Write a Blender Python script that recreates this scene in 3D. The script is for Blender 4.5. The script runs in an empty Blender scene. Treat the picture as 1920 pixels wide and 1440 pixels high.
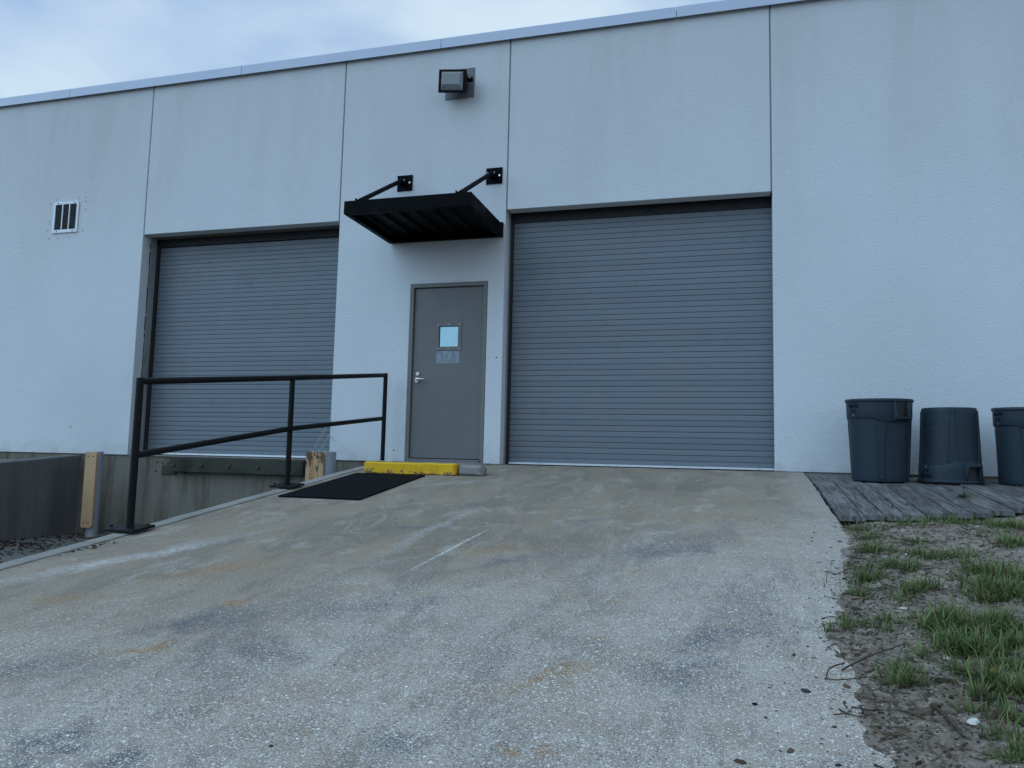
import bpy, bmesh, math, random
import numpy as np
from mathutils import Vector, Matrix, noise as mnoise

rnd = random.Random(7)
nprng = np.random.default_rng(11)
scene = bpy.context.scene
col = scene.collection
PI = math.pi

# ------------------------------------------------------------------ camera
cam_d = bpy.data.cameras.new('camera')
cam = bpy.data.objects.new('camera', cam_d)
col.objects.link(cam)
yaw, pit, rol = (math.radians(a) for a in (-15.95, 5.56, 1.34))
d = Vector((math.sin(yaw) * math.cos(pit), math.cos(yaw) * math.cos(pit), math.sin(pit)))
r0 = Vector((math.cos(yaw), -math.sin(yaw), 0))
u0 = r0.cross(d)
r = r0 * math.cos(rol) + u0 * math.sin(rol)
u = u0 * math.cos(rol) - r0 * math.sin(rol)
m = Matrix((r, u, -d)).transposed().to_4x4()
m.translation = Vector((3.817, -8.791, 0.027))
cam.matrix_world = m
cam_d.sensor_width = 36
cam_d.lens = 1440.1 / 1920 * 36
cam_d.clip_start = 0.05
cam_d.clip_end = 3000
scene.camera = cam

# ------------------------------------------------------------------ sky and light
SUN_EL, SUN_AZ = math.radians(38), math.radians(230)     # azimuth from +Y towards +X
world = bpy.data.worlds.new('World')
scene.world = world
world.use_nodes = True
wn, wl = world.node_tree.nodes, world.node_tree.links
wn.clear()
wo = wn.new('ShaderNodeOutputWorld')
bg = wn.new('ShaderNodeBackground')
sky = wn.new('ShaderNodeTexSky')
sky.sky_type = 'NISHITA'
sky.sun_disc = False
sky.sun_elevation = SUN_EL
sky.sun_rotation = SUN_AZ
sky.air_density = 1.0
sky.dust_density = 1.2
sky.ozone_density = 3.0
tc = wn.new('ShaderNodeTexCoord')
mp = wn.new('ShaderNodeMapping')
mp.inputs['Scale'].default_value = (1.0, 1.0, 2.2)
mp.inputs['Location'].default_value = (-0.11, -0.08, -0.02)
nz = wn.new('ShaderNodeTexNoise')
nz.inputs['Scale'].default_value = 1.7
nz.inputs['Detail'].default_value = 5
nz.inputs['Roughness'].default_value = 0.52
nz.inputs['Distortion'].default_value = 0.25
cr = wn.new('ShaderNodeMapRange')
cr.interpolation_type = 'SMOOTHSTEP'
for k, v in (('From Min', 0.33), ('From Max', 0.66), ('To Min', 0.0), ('To Max', 0.95)):
    cr.inputs[k].default_value = v
mx = wn.new('ShaderNodeMix')
mx.data_type = 'RGBA'
CLOUD = (6.7, 8.2, 9.4, 1)
mx.inputs['B'].default_value = CLOUD
veil = wn.new('ShaderNodeMix')          # thin blue-grey overcast in front of the clear sky
veil.data_type = 'RGBA'
veil.inputs['Factor'].default_value = 0.7
veil.inputs['B'].default_value = (3.65, 5.65, 9.1, 1)
wl.new(tc.outputs['Generated'], mp.inputs['Vector'])
wl.new(mp.outputs['Vector'], nz.inputs['Vector'])
wl.new(nz.outputs['Fac'], cr.inputs['Value'])
wl.new(cr.outputs['Result'], mx.inputs['Factor'])
wl.new(sky.outputs['Color'], veil.inputs['A'])
wl.new(veil.outputs['Result'], mx.inputs['A'])
wl.new(mx.outputs['Result'], bg.inputs['Color'])
bg.inputs['Strength'].default_value = 0.1
wl.new(bg.outputs['Background'], wo.inputs['Surface'])

sun_d = bpy.data.lights.new('sun', 'SUN')
sun_d.energy = 1.5
sun_d.angle = math.radians(70)
sun_d.color = (0.41, 0.72, 1.0)
sun = bpy.data.objects.new('sun', sun_d)
col.objects.link(sun)
sd = Vector((math.sin(SUN_AZ) * math.cos(SUN_EL), math.cos(SUN_AZ) * math.cos(SUN_EL), math.sin(SUN_EL)))
sun.rotation_euler = sd.to_track_quat('Z', 'Y').to_euler()
sun.location = sd * 30

vs = scene.view_settings
vs.view_transform = 'Standard'
vs.look = 'None'
vs.gamma = 1
vs.use_curve_mapping = False
vs.exposure = 0.0


scene.cycles.max_bounces = 6
scene.cycles.diffuse_bounces = 3
scene.cycles.glossy_bounces = 3

# ------------------------------------------------------------------ helpers
class MB:
    """collects vertices and faces that become one mesh object"""

    def __init__(self):
        self.v, self.f = [], []

    def add(self, vs_, fs_):
        n = len(self.v)
        self.v += [tuple(p) for p in vs_]
        self.f += [tuple(i + n for i in f) for f in fs_]
        return self

    def box(self, x0, x1, y0, y1, z0, z1):
        return self.add([(x0, y0, z0), (x1, y0, z0), (x1, y1, z0), (x0, y1, z0),
                         (x0, y0, z1), (x1, y0, z1), (x1, y1, z1), (x0, y1, z1)],
                        [(0, 3, 2, 1), (4, 5, 6, 7), (0, 1, 5, 4), (1, 2, 6, 5), (2, 3, 7, 6), (3, 0, 4, 7)])

    def tube(self, a, b, rad, n=16, rad2=None):
        a, b = Vector(a), Vector(b)
        q = (b - a).to_track_quat('Z', 'Y')
        rad2 = rad if rad2 is None else rad2
        vs_ = []
        for c, rr in ((a, rad), (b, rad2)):
            for k in range(n):
                t = 2 * PI * k / n
                vs_.append(c + q @ Vector((rr * math.cos(t), rr * math.sin(t), 0)))
        fs_ = [(k, (k + 1) % n, n + (k + 1) % n, n + k) for k in range(n)]
        fs_ += [tuple(range(n - 1, -1, -1)), tuple(range(n, 2 * n))]
        return self.add(vs_, fs_)

    def path(self, pts, rad, n=8):
        """round tube along a polyline with mitred joints; rad may be a list"""
        pts = [Vector(p) for p in pts]
        rads = rad if isinstance(rad, (list, tuple)) else [rad] * len(pts)
        rings = []
        up = None
        for i, p in enumerate(pts):
            t1 = (pts[i] - pts[i - 1]).normalized() if i else (pts[1] - pts[0]).normalized()
            t2 = (pts[i + 1] - pts[i]).normalized() if i < len(pts) - 1 else t1
            t = (t1 + t2).normalized()
            if up is None:
                up = t.orthogonal().normalized()
            up = (up - t * up.dot(t)).normalized()
            sd_ = t.cross(up)
            k = 1 / max(0.35, t.dot(t1))
            bend = (t2 - t1)
            ax = (bend - t * bend.dot(t))
            ax = ax.normalized() if ax.length > 1e-5 else None
            ring = []
            for j in range(n):
                a = 2 * PI * j / n
                o = (up * math.cos(a) + sd_ * math.sin(a)) * rads[i]
                if ax:
                    o += ax * o.dot(ax) * (k - 1)
                ring.append(p + o)
            rings.append(ring)
        vs_ = [q for ring in rings for q in ring]
        fs_ = []
        for i in range(len(pts) - 1):
            for j in range(n):
                j2 = (j + 1) % n
                fs_.append((i * n + j, i * n + j2, (i + 1) * n + j2, (i + 1) * n + j))
        fs_.append(tuple(range(n - 1, -1, -1)))
        fs_.append(tuple((len(pts) - 1) * n + j for j in range(n)))
        return self.add(vs_, fs_)

    def lathe(self, prof, n=48, a0=0.0, a1=2 * PI, cap=False):
        """prof: list of (radius, z) from bottom up"""
        full = abs(a1 - a0 - 2 * PI) < 1e-6
        cols = n if full else n + 1
        vs_ = []
        for rr, z in prof:
            for k in range(cols):
                t = a0 + (a1 - a0) * k / n
                vs_.append((rr * math.cos(t), rr * math.sin(t), z))
        fs_ = []
        for i in range(len(prof) - 1):
            for k in range(n):
                k2 = (k + 1) % cols
                fs_.append((i * cols + k, i * cols + k2, (i + 1) * cols + k2, (i + 1) * cols + k))
        if cap:
            fs_.append(tuple(range(cols - 1, -1, -1)))
        return self.add(vs_, fs_)

    def prism_x(self, prof, x0, x1):
        """prof: (y,z) polygon, extruded along x"""
        n = len(prof)
        vs_ = [(x0, y, z) for y, z in prof] + [(x1, y, z) for y, z in prof]
        fs_ = [(i, (i + 1) % n, n + (i + 1) % n, n + i) for i in range(n)]
        fs_ += [tuple(range(n - 1, -1, -1)), tuple(range(n, 2 * n))]
        return self.add(vs_, fs_)

    def build(self, name, mat, parent=None, bevel=0, smooth=False, seg=2):
        me = bpy.data.meshes.new(name)
        me.from_pydata(self.v, [], self.f)
        bm = bmesh.new()
        bm.from_mesh(me)
        bmesh.ops.recalc_face_normals(bm, faces=bm.faces)
        if bevel:
            es = [e for e in bm.edges if len(e.link_faces) == 2 and e.calc_face_angle(0) > 0.6]
            bmesh.ops.bevel(bm, geom=es, offset=bevel, segments=seg, profile=0.5, affect='EDGES', clamp_overlap=True)
        if smooth:
            for f in bm.faces:
                f.smooth = True
            for e in bm.edges:
                if len(e.link_faces) == 2 and e.calc_face_angle(0) > 0.7:
                    e.smooth = False
        bm.to_mesh(me)
        bm.free()
        return link(name, me, mat, parent)


def link(name, me, mat, parent=None):
    o = bpy.data.objects.new(name, me)
    if mat is not None and not me.materials:
        me.materials.append(mat)
    col.objects.link(o)
    if parent is not None:
        o.parent = parent
    return o


def tag(o, label=None, cat=None, group=None, kind=None):
    if label: o['label'] = label
    if cat: o['category'] = cat
    if group: o['group'] = group
    if kind: o['kind'] = kind
    return o


def empty(name, loc=(0, 0, 0), rz=0, label=None, cat=None, group=None):
    o = bpy.data.objects.new(name, None)
    o.empty_display_size = 0.1
    o.location = loc
    o.rotation_euler = (0, 0, rz)
    col.objects.link(o)
    return tag(o, label, cat, group)


def plate(xs, zs, holes, y0, y1):
    """a slab in the xz plane (y0 front, y1 back) with rectangular holes given as cell index pairs"""
    mb = MB()
    nx, nz_ = len(xs), len(zs)
    for y in (y0, y1):
        mb.v += [(x, y, z) for z in zs for x in xs]
    off = nx * nz_
    idx = lambda i, j: j * nx + i
    solid = lambda i, j: 0 <= i < nx - 1 and 0 <= j < nz_ - 1 and (i, j) not in holes
    for i in range(nx - 1):
        for j in range(nz_ - 1):
            if not solid(i, j):
                continue
            a, b, c, e = idx(i, j), idx(i + 1, j), idx(i + 1, j + 1), idx(i, j + 1)
            mb.f.append((a, b, c, e))
            mb.f.append((a + off, e + off, c + off, b + off))
            if not solid(i - 1, j): mb.f.append((a, e, e + off, a + off))
            if not solid(i + 1, j): mb.f.append((b, b + off, c + off, c))
            if not solid(i, j - 1): mb.f.append((a, a + off, b + off, b))
            if not solid(i, j + 1): mb.f.append((e, c, c + off, e + off))
    return mb


# ------------------------------------------------------------------ materials
class NT:
    def __init__(self, name, rough=0.8, metal=0.0, spec=0.4):
        self.m = bpy.data.materials.new(name)
        self.m.use_nodes = True
        self.t = self.m.node_tree
        self.n, self.l = self.t.nodes, self.t.links
        self.b = self.n['Principled BSDF']
        self.b.inputs['Roughness'].default_value = rough
        self.b.inputs['Metallic'].default_value = metal
        self.b.inputs['Specular IOR Level'].default_value = spec
        self.co = self.n.new('ShaderNodeTexCoord').outputs['Object']

    def set(self, sock, val):
        if isinstance(val, bpy.types.NodeSocket):
            self.l.new(val, sock)
        else:
            sock.default_value = val

    def mapping(self, scale=(1, 1, 1), loc=(0, 0, 0), rot=(0, 0, 0), vec=None, tex=False):
        n = self.n.new('ShaderNodeMapping')
        if tex: n.vector_type = 'TEXTURE'
        n.inputs['Scale'].default_value = scale
        n.inputs['Location'].default_value = loc
        n.inputs['Rotation'].default_value = rot
        self.l.new(vec or self.co, n.inputs['Vector'])
        return n.outputs[0]

    def noise(self, scale, detail=4, rough=0.55, vec=None, dist=0.0, out='Fac'):
        n = self.n.new('ShaderNodeTexNoise')
        n.inputs['Scale'].default_value = scale
        n.inputs['Detail'].default_value = detail
        n.inputs['Roughness'].default_value = rough
        n.inputs['Distortion'].default_value = dist
        self.l.new(vec or self.co, n.inputs['Vector'])
        return n.outputs[out]

    def voronoi(self, scale, feature='F1', out='Distance', vec=None, rnd_=1.0):
        n = self.n.new('ShaderNodeTexVoronoi')
        n.feature = feature
        n.inputs['Scale'].default_value = scale
        n.inputs['Randomness'].default_value = rnd_
        self.l.new(vec or self.co, n.inputs['Vector'])
        return n.outputs[out]

    def rng(self, val, a, b, c=0.0, dd=1.0, smooth=True):
        n = self.n.new('ShaderNodeMapRange')
        if smooth: n.interpolation_type = 'SMOOTHSTEP'
        self.set(n.inputs['Value'], val)
        for k, v in (('From Min', a), ('From Max', b), ('To Min', c), ('To Max', dd)):
            n.inputs[k].default_value = v
        return n.outputs[0]

    def math(self, op, a, b=0.0, c=None):
        n = self.n.new('ShaderNodeMath')
        n.operation = op
        self.set(n.inputs[0], a)
        self.set(n.inputs[1], b)
        if c is not None: self.set(n.inputs[2], c)
        return n.outputs[0]

    def mix(self, fac, a, b, mode='MIX'):
        n = self.n.new('ShaderNodeMix')
        n.data_type = 'RGBA'
        n.blend_type = mode
        self.set(n.inputs['Factor'], fac)
        for k, v in (('A', a), ('B', b)):
            if not isinstance(v, bpy.types.NodeSocket) and len(v) == 3:
                v = (*v, 1)
            self.set(n.inputs[k], v)
        return n.outputs['Result']

    def sep(self, vec=None):
        n = self.n.new('ShaderNodeSeparateXYZ')
        self.l.new(vec or self.co, n.inputs[0])
        return n.outputs

    def len(self, vec):
        n = self.n.new('ShaderNodeVectorMath')
        n.operation = 'LENGTH'
        self.l.new(vec, n.inputs[0])
        return n.outputs['Value']

    def obj_rand(self):
        return self.n.new('ShaderNodeObjectInfo').outputs['Random']

    def attr(self, name='Col'):
        n = self.n.new('ShaderNodeAttribute')
        n.attribute_name = name
        return n.outputs['Color']

    def color(self, c):
        if not isinstance(c, bpy.types.NodeSocket) and len(c) == 3: c = (*c, 1)
        self.set(self.b.inputs['Base Color'], c)
        return self

    def rough(self, v):
        self.set(self.b.inputs['Roughness'], v)
        return self

    def bump(self, h, dist=0.01, strength=1.0):
        n = self.n.new('ShaderNodeBump')
        n.inputs['Distance'].default_value = dist
        n.inputs['Strength'].default_value = strength
        self.set(n.inputs['Height'], h)
        self.l.new(n.outputs[0], self.b.inputs['Normal'])
        return self


M = {}


def mat_stucco():
    t = NT('stucco', 0.9, spec=0.2)
    z = t.sep()[2]
    base = t.mix(t.noise(0.9, 5, 0.6), (0.655, 0.690, 0.730), (0.712, 0.745, 0.770))
    # vertical grime streaks below the coping, strengthened upwards to imitate the dimmer upper wall
    st = t.noise(1.0, 6, 0.62, vec=t.mapping((1.5, 1, 0.20)), dist=0.5)
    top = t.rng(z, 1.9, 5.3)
    f1 = t.math('MULTIPLY', t.rng(st, 0.38, 0.72), t.math('MULTIPLY_ADD', top, 0.30, 0.04))
    c = t.mix(f1, base, (0.45, 0.425, 0.40))
    big = t.noise(0.45, 3, 0.5, vec=t.mapping((1, 1, 0.6), (3, 1, 7)))
    c = t.mix(t.math('MULTIPLY', t.math('MULTIPLY_ADD', top, 0.30, 0.0), 1.0), c, (0.50, 0.465, 0.43))  # smooth warm tone rising with height: weaker light up the wall, put into the colour
    c = t.mix(t.math('MULTIPLY', t.rng(big, 0.40, 0.68), 0.26), c, (0.47, 0.48, 0.475))
    # speckle of the sprayed texture
    tx = t.noise(62, 3, 0.6)
    c = t.mix(t.math('MULTIPLY', t.rng(tx, 0.36, 0.66, 1, 0), 0.22), c, (0.45, 0.47, 0.49))
    sp = t.noise(210, 2, 0.5)
    c = t.mix(t.math('MULTIPLY', t.rng(sp, 0.30, 0.46, 1, 0), 0.22), c, (0.36, 0.37, 0.37))
    # scuffs and small chips near the ground
    low = t.rng(z, 0.1, 0.75, 1, 0)
    ch = t.math('MULTIPLY', t.rng(t.noise(26, 3, 0.6), 0.70, 0.75), low)
    c = t.mix(t.math('MULTIPLY', ch, 0.6), c, (0.22, 0.22, 0.21))
    splash = t.math('MULTIPLY', t.rng(z, -0.04, 0.22, 1, 0), t.rng(t.noise(3.2, 5, 0.6), 0.35, 0.7))
    c = t.mix(t.math('MULTIPLY', splash, 0.4), c, (0.36, 0.34, 0.30))
    t.color(c)
    h = t.math('ADD', t.math('MULTIPLY', tx, 1.0), t.math('MULTIPLY', t.noise(9, 3), 0.5))
    return t.bump(h, 0.012, 0.6).m


def mat_concrete(name, a, b, stain, stain_amt=0.5, streak=True, bump=0.4):
    t = NT(name, 0.9, spec=0.25)
    c = t.mix(t.noise(2.2, 6, 0.62), a, b)
    v = t.mapping((3.2, 3.2, 0.35)) if streak else t.mapping((1, 1, 1))
    s = t.noise(1.4, 7, 0.65, vec=v, dist=0.4)
    c = t.mix(t.math('MULTIPLY', t.rng(s, 0.42, 0.70), stain_amt), c, stain)
    g = t.noise(60, 4, 0.7)
    c = t.mix(t.math('MULTIPLY', t.rng(g, 0.6, 0.72), 0.35), c, tuple(x * 1.6 for x in a))
    pits = t.voronoi(34)
    pf = t.math('MULTIPLY', t.rng(pits, 0.05, 0.12, 1, 0), t.rng(t.noise(5, 2), 0.5, 0.6))
    c = t.mix(t.math('MULTIPLY', pf, 0.7), c, tuple(x * 0.3 for x in a))
    t.color(c)
    h = t.math('SUBTRACT', t.math('ADD', t.noise(35, 5, 0.7), t.math('MULTIPLY', t.noise(4, 3), 0.7)), pf)
    return t.bump(h, 0.008, bump).m


def mat_paint(name, c1, rough=0.45, metal=0.0, var=0.12, dirt=0.25, dirtc=(0.05, 0.05, 0.048), bump=0.05, scale=6, spec=0.45):
    t = NT(name, rough, metal, spec)
    c = t.mix(t.noise(scale * 0.6, 5, 0.6), tuple(x * (1 - var) for x in c1), tuple(min(1, x * (1 + var)) for x in c1))
    dn = t.noise(scale, 7, 0.68, vec=t.mapping((1.6, 1.6, 0.5)))
    c = t.mix(t.math('MULTIPLY', t.rng(dn, 0.5, 0.78), dirt), c, dirtc)
    t.color(c)
    t.rough(t.rng(t.noise(scale * 2.2, 5, 0.6), 0.3, 0.7, rough * 0.8, min(1, rough * 1.25), False))
    if bump: t.bump(t.noise(scale * 18, 3, 0.6), 0.002, bump * 4)
    return t.m


def mat_slat():
    t = NT('slat_paint', 0.48, 0.0, 0.4)
    c = t.mix(t.obj_rand(), (0.150, 0.174, 0.202), (0.168, 0.193, 0.223))
    gi = t.n.new('ShaderNodeNewGeometry').outputs['Position']
    n1 = t.noise(1.5, 6, 0.65, vec=t.mapping((1, 1, 1.3), vec=gi))
    c = t.mix(t.math('MULTIPLY', t.rng(n1, 0.45, 0.75), 0.28), c, (0.185, 0.195, 0.195))
    n2 = t.noise(5, 6, 0.7, vec=t.mapping((1.3, 1, 0.8), vec=gi))
    c = t.mix(t.math('MULTIPLY', t.rng(n2, 0.60, 0.74), 0.40), c, (0.085, 0.088, 0.092))
    t.color(c)
    t.rough(t.rng(n2, 0.3, 0.7, 0.38, 0.62, False))
    return t.bump(t.noise(3.5, 2, 0.5, vec=t.mapping((1, 1, 1), vec=gi)), 0.004, 0.4).m


# ramp profile: height at distance s in front of the wall
PS = (-1.0, 0.0, 0.6, 1.2, 2.3, 4.25, 6.6, 9.0, 9.5, 12.0)
PZ = (-0.044, -0.046, -0.098, -0.166, -0.305, -0.545, -0.822, -1.10, -1.135, -1.14)


def ramp_z(y):
    return float(np.interp(-y, PS, PZ))


STAINS = [  # kind, ends of its long axis on the ramp, half width, strength
    ('dark', (1.45, -5.95), (1.76, -5.68), 0.15, 0.95), ('dark', (1.78, -5.98), (2.08, -6.18), 0.13, 0.7),
    ('dark', (2.40, -4.66), (2.74, -4.30), 0.09, 0.8), ('dark', (3.16, -4.20), (3.78, -3.66), 0.12, 0.75),
    ('dark', (3.46, -5.66), (3.90, -5.25), 0.12, 0.85), ('dark', (3.48, -5.95), (3.84, -5.72), 0.13, 0.75),
    ('dark', (1.82, -6.95), (1.95, -6.78), 0.06, 0.95), ('dark', (2.02, -6.90), (2.16, -6.72), 0.055, 0.95),
    ('dark', (2.06, -5.55), (2.30, -5.22), 0.10, 0.5), ('dark', (2.70, -3.38), (3.08, -3.08), 0.07, 0.6),
    ('dark', (1.40, -3.88), (1.74, -3.55), 0.10, 0.6), ('dark', (2.33, -5.30), (2.56, -5.24), 0.05, 0.55),
    ('dark', (1.05, -6.6), (1.5, -6.2), 0.16, 0.5), ('dark', (2.9, -1.6), (3.7, -1.3), 0.2, 0.4), ('dark', (1.6, -2.2), (2.4, -1.7), 0.2, 0.3),
    ('dark', (2.75, -6.75), (2.95, -6.68), 0.06, 0.8),
    ('rust', (1.40, -5.55), (1.58, -5.33), 0.035, 0.9), ('rust', (1.36, -6.22), (1.56, -5.98), 0.04, 0.75),
    ('rust', (0.84, -5.36), (1.22, -4.64), 0.10, 0.55), ('rust', (0.60, -5.84), (0.78, -5.55), 0.07, 0.5),
    ('rust', (3.23, -5.64), (3.31, -5.58), 0.03, 0.7), ('rust', (3.02, -6.20), (3.34, -5.82), 0.06, 0.65),
    ('rust', (3.13, -6.55), (3.20, -6.50), 0.04, 0.7), ('rust', (3.25, -6.52), (3.32, -6.46), 0.035, 0.75),
    ('rust', (3.27, -5.12), (3.35, -5.05), 0.03, 0.5), ('rust', (3.25, -4.54), (3.40, -4.43), 0.04, 0.5),
    ('rust', (2.05, -4.26), (2.75, -4.0), 0.10, 0.4), ('rust', (3.5, -3.0), (3.9, -2.7), 0.14, 0.35), ('rust', (1.6, -4.4), (1.75, -4.2), 0.06, 0.45),
    ('white', (-0.02, -5.75), (0.70, -3.95), 0.085, 0.62), ('white', (1.76, -4.62), (1.90, -2.85), 0.05, 0.42),
    ('white', (3.55, -5.79), (3.69, -5.72), 0.03, 0.6),
    ('white', (0.9, -1.9), (1.5, -1.5), 0.08, 0.35),
]


def mat_ramp():
    t = NT('ramp_concrete', 0.92, spec=0.25)
    x, y, _ = t.sep()
    skin = t.mix(t.noise(1.3, 6, 0.62), (0.245, 0.192, 0.140), (0.370, 0.298, 0.222))
    agg = t.mix(t.noise(2.6, 6, 0.6), (0.360, 0.306, 0.250), (0.490, 0.425, 0.355))
    # worn, exposed aggregate towards the foot and the right side of the ramp
    wear = t.math('ADD', t.math('MULTIPLY', y, -0.34), t.math('MULTIPLY', x, 0.30))
    wear = t.math('ADD', wear, t.math('MULTIPLY', t.noise(1.1, 5, 0.6), 1.5))
    wear = t.rng(wear, 2.55, 3.75)
    c = t.mix(wear, skin, agg)
    # long smears along the slope
    sm = t.noise(1.7, 9, 0.72, vec=t.mapping((1.5, 0.5, 1), rot=(0, 0, 0.5)), dist=0.5)
    c = t.mix(t.math('MULTIPLY', t.rng(sm, 0.46, 0.60), 0.55), c, (0.170, 0.148, 0.122))
    sm2 = t.noise(2.3, 8, 0.72, vec=t.mapping((1, 1, 1), (4, 7, 0), (0, 0, 0.2)), dist=0.7)
    c = t.mix(t.math('MULTIPLY', t.rng(sm2, 0.51, 0.67), 0.42), c, (0.29, 0.20, 0.12))
    sm3 = t.noise(3.6, 8, 0.74, vec=t.mapping((1, 0.6, 1), (9, 2, 0), (0, 0, -0.6)), dist=0.6)
    c = t.mix(t.math('MULTIPLY', t.rng(sm3, 0.51, 0.66), 0.42), c, (0.54, 0.50, 0.45))
    # individual stains (dark / rust / white), stored on the points of the slab
    wn_ = t.noise(16, 4, 0.65, out='Color')
    st3 = t.sep(t.attr('Stain'))
    brk = {0: t.rng(t.noise(13, 6, 0.70, dist=1.0), 0.30, 0.58), 1: t.rng(t.noise(17, 5, 0.65), 0.28, 0.58), 2: t.rng(t.noise(26, 5, 0.72), 0.30, 0.64)}
    colr = {0: (0.125, 0.124, 0.130), 1: (0.34, 0.185, 0.065), 2: (0.60, 0.60, 0.60)}
    for k in (1, 2, 0):
        c = t.mix(t.math('MULTIPLY', st3[k], brk[k]), c, colr[k])
    # one thin scratched line
    wv = t.n.new('ShaderNodeVectorMath'); wv.operation = 'MULTIPLY_ADD'
    t.l.new(wn_, wv.inputs[0]); wv.inputs[1].default_value = (0.02, 0.02, 0); t.l.new(t.co, wv.inputs[2])
    lv_ = t.mapping((0.76, 0.014, 1), (2.15, -4.175, 0), (0, 0, math.atan2(1.45, 0.12)), vec=wv.outputs[0], tex=True)
    fl = t.n.new('ShaderNodeVectorMath'); fl.operation = 'MULTIPLY'
    t.l.new(lv_, fl.inputs[0]); fl.inputs[1].default_value = (1, 1, 0)
    lf = t.math('MULTIPLY', t.rng(t.len(fl.outputs[0]), 1.0, 0.5), t.rng(t.noise(24, 5, 0.7), 0.34, 0.56, 0.1, 0.9))
    c = t.mix(lf, c, (0.62, 0.63, 0.63))
    # sand washed over the right edge
    sand = t.math('ADD', x, t.math('MULTIPLY', t.noise(2.2, 5, 0.65), 0.9))
    c = t.mix(t.math('MULTIPLY', t.rng(sand, 4.62, 5.05), 0.7), c, (0.40, 0.36, 0.31))
    # shell and stone chips of the aggregate
    amt = t.math('MULTIPLY_ADD', wear, 0.80, 0.20)
    hs = None
    for sc, lo, hi in ((185, 0.42, 0.50), (115, 0.62, 0.68), (68, 0.88, 0.90)):
        vv = t.n.new('ShaderNodeTexVoronoi'); vv.feature = 'F1'
        vv.inputs['Scale'].default_value = sc
        t.l.new(t.mapping((1, 1.0, 0.2)), vv.inputs['Vector'])
        rr = t.sep(vv.outputs['Color'])
        pick = t.rng(rr[0], lo, hi)
        chip = t.math('MULTIPLY', pick, t.rng(vv.outputs['Distance'], 0.30, 0.46, 1, 0))
        chip = t.math('MULTIPLY', chip, amt)
        cc = t.mix(rr[1], (0.50, 0.48, 0.45), (0.88, 0.87, 0.84))
        c = t.mix(t.math('MULTIPLY', chip, 0.92), c, cc)
        pick2 = t.rng(rr[2], 0.84, 0.88)
        c = t.mix(t.math('MULTIPLY', t.math('MULTIPLY', pick2, t.rng(vv.outputs['Distance'], 0.25, 0.42, 1, 0)), t.math('MULTIPLY', amt, 0.7)), c, (0.12, 0.115, 0.105))
        hs = chip if hs is None else t.math('ADD', hs, chip)
    fine = t.noise(150, 3, 0.65)
    c = t.mix(t.math('MULTIPLY', t.rng(fine, 0.38, 0.54, 1, 0), 0.45), c, (0.10, 0.092, 0.08))
    t.color(c)
    h = t.math('ADD', t.math('MULTIPLY', fine, 0.8), t.noise(12, 3, 0.6))
    return t.bump(h, 0.005, 0.8).m


def mat_soil():
    t = NT('soil', 0.97, spec=0.15)
    c = t.mix(t.noise(3.5, 7, 0.65), (0.150, 0.115, 0.090), (0.44, 0.365, 0.300))
    c = t.mix(t.math('MULTIPLY', t.rng(t.noise(14, 6, 0.7), 0.48, 0.66), 0.6), c, (0.50, 0.43, 0.365))
    c = t.mix(t.math('MULTIPLY', t.rng(t.noise(26, 6, 0.72), 0.50, 0.60), 0.8), c, (0.055, 0.043, 0.033))
    vv = t.n.new('ShaderNodeTexVoronoi'); vv.inputs['Scale'].default_value = 85
    t.l.new(t.co, vv.inputs['Vector'])
    rr = t.sep(vv.outputs['Color'])
    ch = t.math('MULTIPLY', t.rng(rr[0], 0.93, 0.95), t.rng(vv.outputs['Distance'], 0.25, 0.4, 1, 0))
    c = t.mix(t.math('MULTIPLY', ch, 0.8), c, (0.6, 0.59, 0.56))
    t.color(c)
    h = t.math('ADD', t.noise(45, 6, 0.75), t.math('MULTIPLY', t.noise(140, 3, 0.7), 0.4))
    return t.bump(h, 0.02, 0.9).m


def mat_attr(name, rough=0.7, spec=0.3, transl=0.0):
    t = NT(name, rough, spec=spec)
    t.color(t.attr('Col'))
    if transl:
        tr = t.n.new('ShaderNodeBsdfTranslucent')
        t.l.new(t.attr('Col'), tr.inputs['Color'])
        ms = t.n.new('ShaderNodeMixShader')
        ms.inputs[0].default_value = transl
        t.l.new(t.b.outputs[0], ms.inputs[1])
        t.l.new(tr.outputs[0], ms.inputs[2])
        t.l.new(ms.outputs[0], t.n['Material Output'].inputs['Surface'])
    return t.m


def mat_wood():
    t = NT('weathered_wood', 0.88, spec=0.2)
    rv = t.obj_rand()
    off = t.n.new('ShaderNodeCombineXYZ')
    t.l.new(t.math('MULTIPLY', rv, 37.0), off.inputs[0])
    t.l.new(t.math('MULTIPLY', rv, 11.0), off.inputs[1])
    ad = t.n.new('ShaderNodeVectorMath'); ad.operation = 'ADD'
    t.l.new(t.co, ad.inputs[0]); t.l.new(off.outputs[0], ad.inputs[1])
    g = t.noise(1.0, 6, 0.7, vec=t.mapping((55, 1.6, 20), vec=ad.outputs[0]), dist=0.6)
    base = t.mix(rv, (0.135, 0.130, 0.126), (0.245, 0.235, 0.225))
    c = t.mix(t.rng(g, 0.35, 0.66), tuple(x * 0.42 for x in (0.13, 0.12, 0.115)), base)
    big = t.noise(2.6, 5, 0.65, vec=t.mapping((3, 0.8, 1), vec=ad.outputs[0]))
    c = t.mix(t.math('MULTIPLY', t.rng(big, 0.48, 0.72), 0.55), c, (0.27, 0.262, 0.255))
    c = t.mix(t.math('MULTIPLY', t.rng(t.noise(4, 5, 0.6, vec=ad.outputs[0]), 0.55, 0.75), 0.55), c, (0.055, 0.043, 0.034))
    t.color(c)
    return t.bump(g, 0.006, 0.9).m


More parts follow.
